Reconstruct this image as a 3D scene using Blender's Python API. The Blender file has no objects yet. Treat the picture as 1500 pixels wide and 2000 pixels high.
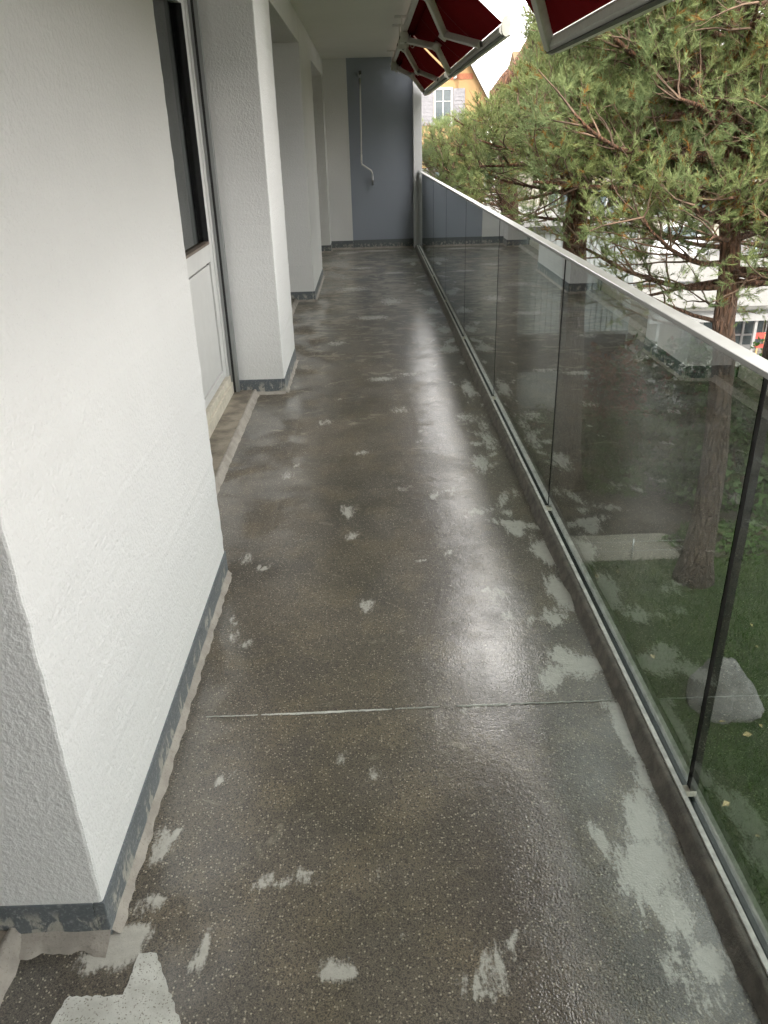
import bpy, bmesh, math, random
import numpy as np
from mathutils import Vector, Matrix

R_ = math.radians
rnd = random.Random(7)
nrg = np.random.default_rng(11)
sc = bpy.context.scene
COL = sc.collection

# ------------------------------------------------------------------ camera, sky, sun, exposure
CAMR = [[0.0, 0.0, 0.0]] * 3
pitch, roll, yaw = 0.4450, 0.0289, -0.0076
cp, sp = math.cos(pitch), math.sin(pitch)
Rz = Matrix.Rotation(yaw, 3, 'Z')
Fv = Rz @ Vector((0, cp, -sp)); Dv = Rz @ Vector((0, -sp, -cp)); Xv = Rz @ Vector((1, 0, 0))
X2 = math.cos(roll) * Xv + math.sin(roll) * Dv
D2 = -math.sin(roll) * Xv + math.cos(roll) * Dv
cam = bpy.data.cameras.new('camera')
camo = bpy.data.objects.new('camera', cam); COL.objects.link(camo)
M = Matrix((X2, -D2, -Fv)).transposed().to_4x4()
M.translation = Vector((0, 0, 1.5))
camo.matrix_world = M
cam.sensor_fit = 'VERTICAL'; cam.sensor_height = 36; cam.lens = 27.37
cam.clip_start = 0.05; cam.clip_end = 2000
sc.camera = camo

SUN_EL, SUN_AZ = R_(46), R_(198)       # azimuth measured clockwise from +y: the sun stands behind the camera
world = bpy.data.worlds.new('World'); sc.world = world; world.use_nodes = True
wt = world.node_tree; wt.nodes.clear()
world.cycles.sampling_method = 'MANUAL'; world.cycles.sample_map_resolution = 512
def wn(t, **k):
    n = wt.nodes.new(t)
    for a, v in k.items(): setattr(n, a, v)
    return n
sky = wn('ShaderNodeTexSky', sky_type='NISHITA'); sky.sun_disc = False
sky.sun_elevation = SUN_EL; sky.sun_rotation = SUN_AZ; sky.air_density = 1.0; sky.dust_density = 1.2; sky.ozone_density = 1.2
tc = wn('ShaderNodeTexCoord')
mp = wn('ShaderNodeMapping'); mp.inputs['Scale'].default_value = (1.6, 1.6, 4.0)
nz = wn('ShaderNodeTexNoise'); nz.inputs['Scale'].default_value = 2.2; nz.inputs['Detail'].default_value = 5; nz.inputs['Roughness'].default_value = .58
rp = wn('ShaderNodeValToRGB'); rp.color_ramp.elements[0].position = .33; rp.color_ramp.elements[1].position = .52
mx = wn('ShaderNodeMix', data_type='RGBA')
mx.inputs[7].default_value = (19.9, 19.2, 18.2, 1)           # bright cloud, in the sky texture's own units
bg = wn('ShaderNodeBackground'); bg.inputs['Strength'].default_value = .10
wo = wn('ShaderNodeOutputWorld')
L = wt.links.new
L(tc.outputs['Generated'], mp.inputs['Vector']); L(mp.outputs['Vector'], nz.inputs['Vector']); L(nz.outputs['Fac'], rp.inputs['Fac'])
L(rp.outputs['Color'], mx.inputs[0]); L(sky.outputs['Color'], mx.inputs[6]); L(mx.outputs[2], bg.inputs['Color']); L(bg.outputs['Background'], wo.inputs['Surface'])

sun = bpy.data.lights.new('sun', 'SUN'); sun.energy = 2.0; sun.angle = R_(12); sun.color = (1, .95, .87)
suno = bpy.data.objects.new('sun', sun); COL.objects.link(suno)
sdir = Vector((math.sin(SUN_AZ) * math.cos(SUN_EL), math.cos(SUN_AZ) * math.cos(SUN_EL), math.sin(SUN_EL)))
suno.rotation_euler = sdir.to_track_quat('Z', 'Y').to_euler()
suno.location = (0, -20, 30)

sc.view_settings.view_transform = 'Standard'; sc.view_settings.look = 'None'
sc.view_settings.exposure = 1.9; sc.view_settings.gamma = 1.0; sc.view_settings.use_curve_mapping = False
try:
    sc.cycles.max_bounces = 7; sc.cycles.diffuse_bounces = 4; sc.cycles.glossy_bounces = 3; sc.cycles.transmission_bounces = 3; sc.cycles.transparent_max_bounces = 12
    sc.cycles.caustics_reflective = False; sc.cycles.caustics_refractive = False
    sc.cycles.use_denoising = True; sc.cycles.use_adaptive_sampling = True; sc.cycles.adaptive_threshold = .03; sc.cycles.adaptive_min_samples = 12; sc.cycles.sample_clamp_indirect = 8
except Exception: pass

# ------------------------------------------------------------------ helpers: materials
class NT:
    def __init__(s, name):
        s.m = bpy.data.materials.new(name); s.m.use_nodes = True
        s.t = s.m.node_tree; s.t.nodes.clear()
        s.out = s.t.nodes.new('ShaderNodeOutputMaterial')
    def n(s, t, ins=None, **k):
        nd = s.t.nodes.new(t)
        for a, v in k.items(): setattr(nd, a, v)
        for a, v in (ins or {}).items(): s.set(nd, a, v)
        return nd
    def set(s, nd, a, v):
        if isinstance(v, bpy.types.NodeSocket): s.t.links.new(v, nd.inputs[a])
        else: nd.inputs[a].default_value = v
    def coord(s, scale=(1, 1, 1), kind='Object', rot=(0, 0, 0)):
        if kind == 'World':
            o = s.n('ShaderNodeNewGeometry').outputs['Position']
        else:
            o = s.n('ShaderNodeTexCoord').outputs[kind]
        mpn = s.n('ShaderNodeMapping', {'Vector': o}); mpn.inputs['Scale'].default_value = scale; mpn.inputs['Rotation'].default_value = rot
        return mpn.outputs[0]
    def noise(s, scale, detail=4, rough=.55, vec=None, dist=0):
        nd = s.n('ShaderNodeTexNoise', {'Scale': scale, 'Detail': detail, 'Roughness': rough, 'Distortion': dist})
        if vec is not None: s.set(nd, 'Vector', vec)
        return nd.outputs['Fac']
    def vor(s, scale, vec=None, feature='F1', out='Distance', rand=1):
        nd = s.n('ShaderNodeTexVoronoi', {'Scale': scale, 'Randomness': rand}, feature=feature)
        if vec is not None: s.set(nd, 'Vector', vec)
        return nd.outputs[out]
    def ramp(s, f, a, b, ca=(0, 0, 0, 1), cb=(1, 1, 1, 1)):
        nd = s.n('ShaderNodeMapRange', {'Value': f, 'From Min': a, 'From Max': b})
        nd.interpolation_type = 'SMOOTHSTEP'
        return nd.outputs[0]
    def math(s, op, a, b=0.0, c=None):
        nd = s.n('ShaderNodeMath', {0: a, 1: b}, operation=op)
        if c is not None: s.set(nd, 2, c)
        return nd.outputs[0]
    def mix(s, f, a, b, mode='MIX'):
        nd = s.n('ShaderNodeMix', data_type='RGBA', blend_type=mode)
        s.set(nd, 0, f)
        for i, v in ((6, a), (7, b)):
            s.set(nd, i, v if isinstance(v, bpy.types.NodeSocket) else (*v, 1) if len(v) == 3 else v)
        return nd.outputs[2]
    def mixf(s, f, a, b):
        nd = s.n('ShaderNodeMix', data_type='FLOAT'); s.set(nd, 0, f); s.set(nd, 2, a); s.set(nd, 3, b); return nd.outputs[0]
    def bump(s, h, strength=.3, dist=.01, normal=None):
        nd = s.n('ShaderNodeBump', {'Height': h, 'Strength': strength, 'Distance': dist})
        if normal is not None: s.set(nd, 'Normal', normal)
        return nd.outputs[0]
    def attr(s, name, out='Fac'):
        return s.n('ShaderNodeAttribute', attribute_name=name).outputs[out]
    def bsdf(s, **k):
        nd = s.n('ShaderNodeBsdfPrincipled')
        for a, v in k.items():
            a = a.replace('_', ' ')
            if isinstance(v, tuple) and len(v) == 3: v = (*v, 1)
            s.set(nd, a, v)
        return nd
    def done(s, sh):
        s.t.links.new(sh if isinstance(sh, bpy.types.NodeSocket) else sh.outputs[0], s.out.inputs[0]); return s.m

MAT = {}
def simple(name, col, rough=.5, metal=0.0, var=.15, scale=12, bump=0.0, bscale=60, **k):
    t = NT(name); f = t.noise(scale, 5, .6, t.coord())
    c = t.mix(t.ramp(f, .3, .7), tuple(x * (1 - var) for x in col), tuple(min(1, x * (1 + var)) for x in col))
    kw = dict(Base_Color=c, Roughness=t.mixf(f, rough * .85, min(1, rough * 1.15)), Metallic=metal, **k)
    if bump: kw['Normal'] = t.bump(t.noise(bscale, 4, .6, t.coord()), bump, .004)
    MAT[name] = t.done(t.bsdf(**kw)); return MAT[name]

# ------------------------------------------------------------------ helpers: meshes
class MB:
    def __init__(s): s.v = []; s.f = []; s.sm = []
    def add(s, vs, fs, smooth=False):
        o = len(s.v); s.v += [tuple(v) for v in vs]; s.f += [tuple(i + o for i in q) for q in fs]; s.sm += [smooth] * len(fs); return s
    def box(s, x0, x1, y0, y1, z0, z1, b=0.0):
        if b <= 0:
            vs = [(x0, y0, z0), (x1, y0, z0), (x1, y1, z0), (x0, y1, z0), (x0, y0, z1), (x1, y0, z1), (x1, y1, z1), (x0, y1, z1)]
            return s.add(vs, [(0, 3, 2, 1), (4, 5, 6, 7), (0, 1, 5, 4), (1, 2, 6, 5), (2, 3, 7, 6), (3, 0, 4, 7)])
        bm = bmesh.new()
        m = Matrix.Translation(((x0 + x1) / 2, (y0 + y1) / 2, (z0 + z1) / 2)) @ Matrix.Diagonal((x1 - x0, y1 - y0, z1 - z0, 1))
        bmesh.ops.create_cube(bm, size=1, matrix=m)
        bmesh.ops.bevel(bm, geom=bm.edges[:], offset=b, segments=2, profile=.5, affect='EDGES')
        bm.verts.index_update()
        s.add([v.co for v in bm.verts], [[v.index for v in f.verts] for f in bm.faces]); bm.free(); return s
    def obox(s, m, sx, sy, sz, b=0.0):
        t = MB().box(-sx / 2, sx / 2, -sy / 2, sy / 2, -sz / 2, sz / 2, b)
        return s.add([m @ Vector(v) for v in t.v], t.f)
    def bar(s, a, b, w, h, up=(0, 0, 1), bev=0.0):
        a, b = Vector(a), Vector(b); d = b - a; y = d.normalized(); x = y.cross(Vector(up))
        if x.length < 1e-4: x = y.cross(Vector((1, 0, 0)))
        x.normalize(); z = x.cross(y)
        m = Matrix((x, y, z)).transposed().to_4x4(); m.translation = (a + b) / 2
        return s.obox(m, w, d.length, h, bev)
    def tube(s, pts, rad, n=8, cap=True, smooth=True):
        P = [Vector(p) for p in pts]; k = len(P)
        if not isinstance(rad, (list, tuple)): rad = [rad] * k
        vs = []; fs = []
        prev = None
        for i, p in enumerate(P):
            d = (P[min(i + 1, k - 1)] - P[max(i - 1, 0)]).normalized()
            if prev is None:
                u = d.cross(Vector((0, 0, 1)));
                if u.length < .05: u = d.cross(Vector((1, 0, 0)))
            else: u = prev - d * prev.dot(d)
            u.normalize(); w = d.cross(u); prev = u
            for j in range(n):
                a = 2 * math.pi * j / n
                vs.append(p + (u * math.cos(a) + w * math.sin(a)) * rad[i])
        for i in range(k - 1):
            for j in range(n):
                fs.append((i * n + j, i * n + (j + 1) % n, (i + 1) * n + (j + 1) % n, (i + 1) * n + j))
        s.add(vs, fs, smooth)
        if cap:
            o = len(s.v) - k * n
            s.f += [tuple(o + j for j in range(n))[::-1], tuple(o + (k - 1) * n + j for j in range(n))]; s.sm += [False, False]
        return s
    def prism(s, poly, axis, a, b):
        n = len(poly); mk = {'x': lambda p, t: (t, p[0], p[1]), 'y': lambda p, t: (p[0], t, p[1]), 'z': lambda p, t: (p[0], p[1], t)}[axis]
        vs = [mk(p, a) for p in poly] + [mk(p, b) for p in poly]
        fs = [tuple(range(n))[::-1], tuple(range(n, 2 * n))] + [(i, (i + 1) % n, n + (i + 1) % n, n + i) for i in range(n)]
        return s.add(vs, fs)
    def build(s, name, mat, parent=None, shift=None):
        me = bpy.data.meshes.new(name); me.from_pydata(s.v, [], s.f)
        if any(s.sm): me.polygons.foreach_set('use_smooth', s.sm)
        bm = bmesh.new(); bm.from_mesh(me); bmesh.ops.recalc_face_normals(bm, faces=bm.faces[:]); bm.to_mesh(me); bm.free()
        return link(name, me, mat, parent)
def link(name, me, mat, parent=None):
    me.materials.append(MAT[mat] if isinstance(mat, str) else mat)
    o = bpy.data.objects.new(name, me); COL.objects.link(o)
    if parent is not None:
        o.parent = parent
        o.matrix_parent_inverse = Matrix.Translation(-Vector(world_loc(parent)))
    return o
def world_loc(o):
    return Vector(o['_loc']) if '_loc' in o else Vector((0, 0, 0))
def thing(name, label, cat, loc=(0, 0, 0), group=None):
    o = bpy.data.objects.new(name, None); COL.objects.link(o); o.location = loc; o['_loc'] = tuple(loc); o.empty_display_size = .2
    return tag(o, label, cat, group)
def tag(o, label=None, cat=None, group=None, kind=None):
    if label: o['label'] = label
    if cat: o['category'] = cat
    if group: o['group'] = group
    if kind: o['kind'] = kind
    return o
def raw_mesh(name, V, F, mat, parent=None, attrs=None, smooth=False):
    me = bpy.data.meshes.new(name); V = np.asarray(V, np.float32); F = np.asarray(F, np.int32); k = F.shape[1]
    me.vertices.add(len(V)); me.vertices.foreach_set('co', V.ravel())
    me.loops.add(F.size); me.loops.foreach_set('vertex_index', F.ravel())
    me.polygons.add(len(F)); me.polygons.foreach_set('loop_start', np.arange(0, F.size, k, dtype=np.int32))
    me.update(calc_edges=True)
    for an, (dom, arr) in (attrs or {}).items():
        a = me.attributes.new(an, 'FLOAT', dom); a.data.foreach_set('value', np.asarray(arr, np.float32))
    if smooth: me.polygons.foreach_set('use_smooth', np.ones(len(F), bool))
    return link(name, me, mat, parent)

# ------------------------------------------------------------------ materials
def m_plaster(name, col, b=.55):
    t = NT(name); co = t.coord(kind='World')
    big = t.noise(1.3, 3, .5, co); fine = t.noise(120, 3, .6, co); pit = t.vor(60, co)
    c = t.mix(t.ramp(big, .3, .7), tuple(x * .955 for x in col), col)
    c = t.mix(t.math('MULTIPLY', t.ramp(t.noise(240, 2, .5, co), .66, .74), .35), c, tuple(x * .6 for x in col))
    h = t.math('ADD', fine, t.math('MULTIPLY', t.noise(62, 2, .5, co), .8))
    MAT[name] = t.done(t.bsdf(Base_Color=c, Roughness=.8, Normal=t.bump(h, b, .006)))
m_plaster('plaster', (.80, .80, .795), .6)
m_plaster('plaster_pale_grey', (.70, .705, .72), .35)  # pale grey plaster of the end wall's edge fin
m_plaster('ceiling_paint', (.87, .87, .83), .25)
m_plaster('dark_paint', (.32, .355, .415), .16)

t = NT('skirting_paint'); co = t.coord(kind='World')
a = t.noise(26, 6, .65, co, .5); s_ = t.noise(1.0, 5, .65, t.coord((26, 26, 5), 'World'), .6)
base = t.mix(t.ramp(t.noise(140, 3, .6, co), .5, .72), (.125, .142, .155), (.25, .265, .275))
zpos = t.n('ShaderNodeSeparateXYZ', {0: t.n('ShaderNodeNewGeometry').outputs['Position']}).outputs[2]
low = t.ramp(zpos, .088, .05)
peel = t.math('MULTIPLY', t.ramp(t.math('ADD', t.math('MULTIPLY', a, .5), t.math('MULTIPLY', s_, .5)), .495, .575), low)
c = t.mix(t.math('MULTIPLY', peel, .85), base, (.47, .45, .40))
MAT['skirting_paint'] = t.done(t.bsdf(Base_Color=c, Roughness=t.mixf(a, .3, .6), Normal=t.bump(t.math('SUBTRACT', t.noise(120, 4, .6, co), peel), .5, .004)))

t = NT('mortar'); co = t.coord(kind='World')
a = t.noise(14, 6, .6, co); b = t.noise(160, 4, .65, co)
c = t.mix(t.ramp(a, .3, .7), (.30, .272, .24), (.43, .395, .35))
c = t.mix(t.ramp(b, .55, .75), c, (.22, .2, .17))
MAT['mortar'] = t.done(t.bsdf(Base_Color=c, Roughness=.6, Normal=t.bump(b, .6, .004)))

# wet floor
t = NT('wet_concrete'); co = t.coord(kind='World')
big = t.noise(1.7, 4, .55, co, .4); mid = t.noise(5.5, 6, .6, co, .3); fine = t.noise(300, 2, .6, co)
base = t.mix(t.ramp(big, .3, .72), (.056, .046, .038), (.150, .120, .088))
base = t.mix(t.math('MULTIPLY', t.ramp(mid, .47, .66), .62), base, (.205, .160, .102))
pep = t.noise(420, 3, .75, co)
base = t.mix(t.ramp(pep, .36, .64), t.mix(.42, base, (.012, .011, .010)), t.mix(.24, base, (.44, .385, .29)))
cell = t.vor(175, co, out='Color'); cd = t.vor(175, co)
sep = t.n('ShaderNodeSeparateColor', {0: cell}).outputs[0]
grain = t.math('MULTIPLY', t.ramp(sep, .70, .90), t.ramp(cd, .5, .25))
base = t.mix(t.math('MULTIPLY', grain, .85), base, (.50, .45, .35))
sep2 = t.n('ShaderNodeSeparateColor', {0: t.vor(330, co, out='Color')}).outputs[1]
base = t.mix(t.math('MULTIPLY', t.ramp(sep2, .62, .85), .75), base, (.022, .020, .018))
st = t.attr('stain'); far = t.attr('far')
brk = t.math('ADD', t.math('MULTIPLY', t.noise(1.0, 6, .70, t.coord((52, 15, 1), 'World', (0, 0, .7)), .5), .75), t.math('MULTIPLY', t.noise(130, 3, .6, co), .35))
sm = t.ramp(t.math('ADD', st, t.math('MULTIPLY', t.math('SUBTRACT', brk, .54), 1.8)), .40, .72)
# random cement smears, everywhere a little, thick towards the far end
smv = t.coord((1.0, 1.55, 1), 'World')
smear = t.noise(4.6, 6, .66, smv, 1.2)
fsm = t.math('MULTIPLY', t.ramp(t.math('ADD', smear, t.math('MULTIPLY', far, .17)), .62, .74), .8)
allst = t.math('MAXIMUM', t.math('MULTIPLY', sm, .6), fsm)
c = t.mix(fsm, base, (.31, .28, .22)); c = t.mix(t.math('MULTIPLY', t.math('MULTIPLY', sm, .93), t.ramp(pep, .27, .42)), c, t.mix(t.noise(60, 4, .6, co), (.38, .365, .325), (.64, .625, .57)))
wet = t.attr('wet')
film = t.noise(3.1, 5, .6, co, .4)
dry = t.math('MAXIMUM', t.math('MULTIPLY', t.ramp(film, .46, .60), t.math('SUBTRACT', 1.0, t.math('MULTIPLY', wet, .62))), t.math('MULTIPLY', allst, .28))
rip = t.noise(190, 2, .45, co); rip2 = t.noise(60, 2, .5, co)
hb = t.math('ADD', t.math('ADD', t.math('MULTIPLY', rip, .75), t.math('MULTIPLY', rip2, .5)), t.math('MULTIPLY', t.noise(9, 3, .5, co), 2.2))
nb = t.bump(t.math('ADD', hb, t.math('MULTIPLY', fine, .35)), .30, .003)
nc = t.bump(hb, .34, .0024)
bs = t.bsdf(Base_Color=c, Roughness=t.mixf(dry, .30, .62), Normal=nb, Coat_Weight=t.mixf(dry, 1.0, .12), Coat_Roughness=t.mixf(dry, .035, .3), Coat_IOR=1.8, IOR=1.6)
t.set(bs, 'Coat Normal', nc)
MAT['wet_concrete'] = t.done(bs)

t = NT('white_filler'); co = t.coord(kind='World')
sep = t.n('ShaderNodeSeparateColor', {0: t.vor(420, co, out='Color')}).outputs[0]
c = t.mix(t.ramp(t.noise(16, 6, .6, co), .35, .7), (.50, .50, .46), (.66, .66, .62)); c = t.mix(t.math('MULTIPLY', t.ramp(sep, .88, .95), .7), c, (.16, .14, .1))
MAT['white_filler'] = t.done(t.bsdf(Base_Color=c, Roughness=.45, Normal=t.bump(t.noise(150, 3, .6, co), .4, .003)))

simple('dry_concrete', (.235, .205, .165), .6, var=.45, scale=9, bump=.5, bscale=140)
simple('kerb_concrete', (.155, .14, .12), .5, var=.35, scale=22, bump=.6, bscale=120)
simple('aluminium', (.62, .625, .63), .32, 1.0, var=.08, scale=40)
simple('rail_steel', (.44, .44, .43), .30, .7, var=.05, scale=25)
simple('white_strip', (.60, .585, .55), .5, 0, var=.25, scale=30, bump=.4)
simple('white_frame', (.66, .66, .65), .4, var=.03)
simple('cream_sill', (.62, .58, .49), .55, var=.12, scale=20)
simple('rubber', (.012, .012, .013), .6)
simple('guide_metal', (.33, .34, .34), .4, .6, var=.06)
simple('awning_metal', (.60, .595, .54), .42, 0, var=.06, scale=30)
simple('awning_white', (.68, .68, .64), .4, var=.04)
simple('cap_cream', (.36, .35, .30), .5)
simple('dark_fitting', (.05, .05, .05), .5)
simple('galvanised', (.45, .46, .47), .4, .8, var=.1)

simple('bead_metal', (.36, .385, .40), .45, .2, var=.1, scale=30)
def m_glass(name, tint, ior=1.5, boost=1.0, rough=0.0, smear=False):
    t = NT(name); geo = t.n('ShaderNodeNewGeometry')
    fr = t.n('ShaderNodeFresnel', {'IOR': ior}).outputs[0]
    fac = t.math('MULTIPLY', t.math('MINIMUM', t.math('MULTIPLY', fr, boost), 1.0), t.math('SUBTRACT', 1.0, geo.outputs['Backfacing']))
    tr = t.n('ShaderNodeBsdfTransparent', {'Color': (*tint, 1)}); gl = t.n('ShaderNodeBsdfGlossy', {'Roughness': rough, 'Color': (.95, .97, .97, 1)})
    mxs = t.n('ShaderNodeMixShader', {0: fac, 1: tr.outputs[0], 2: gl.outputs[0]})
    if smear:
        sm1 = t.ramp(t.noise(1.0, 6, .7, t.coord((3, 5, 2.2), 'World'), 1.2), .52, .74); drop = t.ramp(t.noise(70, 3, .6, t.coord((1, 1, .5), 'World')), .60, .72)
        f2 = t.math('MULTIPLY', t.math('ADD', t.math('MULTIPLY', sm1, .03), t.math('MULTIPLY', drop, .02)), t.math('SUBTRACT', 1.0, geo.outputs['Backfacing']))
        df = t.n('ShaderNodeBsdfDiffuse', {'Color': (.75, .78, .78, 1)})
        mxs = t.n('ShaderNodeMixShader', {0: f2, 1: mxs.outputs[0], 2: df.outputs[0]})
    MAT[name] = t.done(mxs.outputs[0])
m_glass('rail_glass', (.53, .565, .555), 1.52, 1.9, smear=True)
m_glass('window_glass', (.55, .59, .58), 1.5, .9)
simple('glass_edge', (.008, .014, .013), .2)

t = NT('awning_fabric'); co = t.coord(kind='World')
f = t.noise(3, 4, .6, co); w = t.n('ShaderNodeTexWave', {'Scale': 900, 'Vector': co}).outputs['Fac']
c = t.mix(f, (.075, .005, .006), (.10, .008, .008))
d = t.n('ShaderNodeBsdfDiffuse', {'Color': c}); tl = t.n('ShaderNodeBsdfTranslucent', {'Color': c})
MAT['awning_fabric'] = t.done(t.n('ShaderNodeMixShader', {0: .05, 1: d.outputs[0], 2: tl.outputs[0]}).outputs[0])

simple('awning_seam', (.045, .004, .005), .9)
t = NT('lawn_soil'); co = t.coord(kind='World')
f = t.noise(3, 6, .6, co); g = t.noise(70, 4, .7, co)
c = t.mix(t.ramp(f, .3, .7), (.022, .042, .010), (.036, .066, .015)); c = t.mix(t.ramp(g, .45, .75), c, (.022, .032, .010))
MAT['lawn_soil'] = t.done(t.bsdf(Base_Color=c, Roughness=.9, Normal=t.bump(g, .8, .02)))
t = NT('grass_blade'); tn = t.attr('tint')
c = t.mix(tn, (.028, .068, .012), (.070, .135, .026))
d = t.n('ShaderNodeBsdfDiffuse', {'Color': c}); tl = t.n('ShaderNodeBsdfTranslucent', {'Color': c})
MAT['grass_blade'] = t.done(t.n('ShaderNodeMixShader', {0: .3, 1: d.outputs[0], 2: tl.outputs[0]}).outputs[0])

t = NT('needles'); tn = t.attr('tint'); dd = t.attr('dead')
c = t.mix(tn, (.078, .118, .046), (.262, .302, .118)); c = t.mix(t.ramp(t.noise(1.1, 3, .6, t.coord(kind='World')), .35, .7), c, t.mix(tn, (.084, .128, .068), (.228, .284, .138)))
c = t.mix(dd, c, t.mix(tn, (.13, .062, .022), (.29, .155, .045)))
d = t.n('ShaderNodeBsdfDiffuse', {'Color': c}); tl = t.n('ShaderNodeBsdfTranslucent', {'Color': c})
MAT['needles'] = t.done(t.n('ShaderNodeMixShader', {0: .3, 1: d.outputs[0], 2: tl.outputs[0]}).outputs[0])
t = NT('leaves'); tn = t.attr('tint'); dd = t.attr('dead')
c = t.mix(tn, (.030, .066, .020), (.085, .15, .048)); c = t.mix(dd, c, t.mix(tn, (.12, .035, .02), (.24, .075, .035)))
d = t.n('ShaderNodeBsdfDiffuse', {'Color': c}); tl = t.n('ShaderNodeBsdfTranslucent', {'Color': c})
MAT['leaves'] = t.done(t.n('ShaderNodeMixShader', {0: .28, 1: d.outputs[0], 2: tl.outputs[0]}).outputs[0])
t = NT('bark'); co = t.coord((1, 1, .28), 'World')
b = t.noise(48, 5, .7, co); a = t.vor(24, t.mix(.07, co, t.n('ShaderNodeTexNoise', {'Vector': co, 'Scale': 9.0}).outputs['Color'], 'ADD'), feature='DISTANCE_TO_EDGE')
z = t.n('ShaderNodeSeparateXYZ', {0: t.n('ShaderNodeNewGeometry').outputs['Position']}).outputs[2]
up = t.ramp(t.math('ADD', z, t.math('MULTIPLY', b, .8)), -.8, 1.6)
c = t.mix(up, t.mix(b, (.040, .030, .023), (.105, .075, .055)), t.mix(b, (.075, .034, .018), (.20, .092, .046)))
c = t.mix(t.math('MULTIPLY', t.ramp(a, .16, .0), .55), c, (.035, .024, .017))
MAT['bark'] = t.done(t.bsdf(Base_Color=c, Roughness=.85, Normal=t.bump(t.math('ADD', t.ramp(a, 0, .3), t.math('MULTIPLY', b, .5)), 1.0, .025)))
simple('twig', (.105, .066, .042), .8, var=.4, scale=9)
simple('gravel', (.20, .185, .155), .9, var=.3, scale=40, bump=.8, bscale=160)
simple('earth', (.040, .033, .024), .95, var=.5, scale=6, bump=.9, bscale=30)
simple('asphalt', (.085, .082, .078), .85, var=.2, scale=30)
simple('paving', (.26, .245, .22), .8, var=.12, scale=8)
t = NT('boulder_stone'); co = t.coord(kind='World')
a = t.noise(9, 8, .65, co); b = t.noise(60, 5, .7, co)
c = t.mix(t.ramp(a, .3, .7), (.115, .112, .108), (.21, .205, .198)); c = t.mix(t.ramp(b, .55, .8), c, (.09, .088, .085))
MAT['boulder_stone'] = t.done(t.bsdf(Base_Color=c, Roughness=.85, Normal=t.bump(t.math('ADD', a, t.math('MULTIPLY', b, .4)), .9, .03)))

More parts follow.
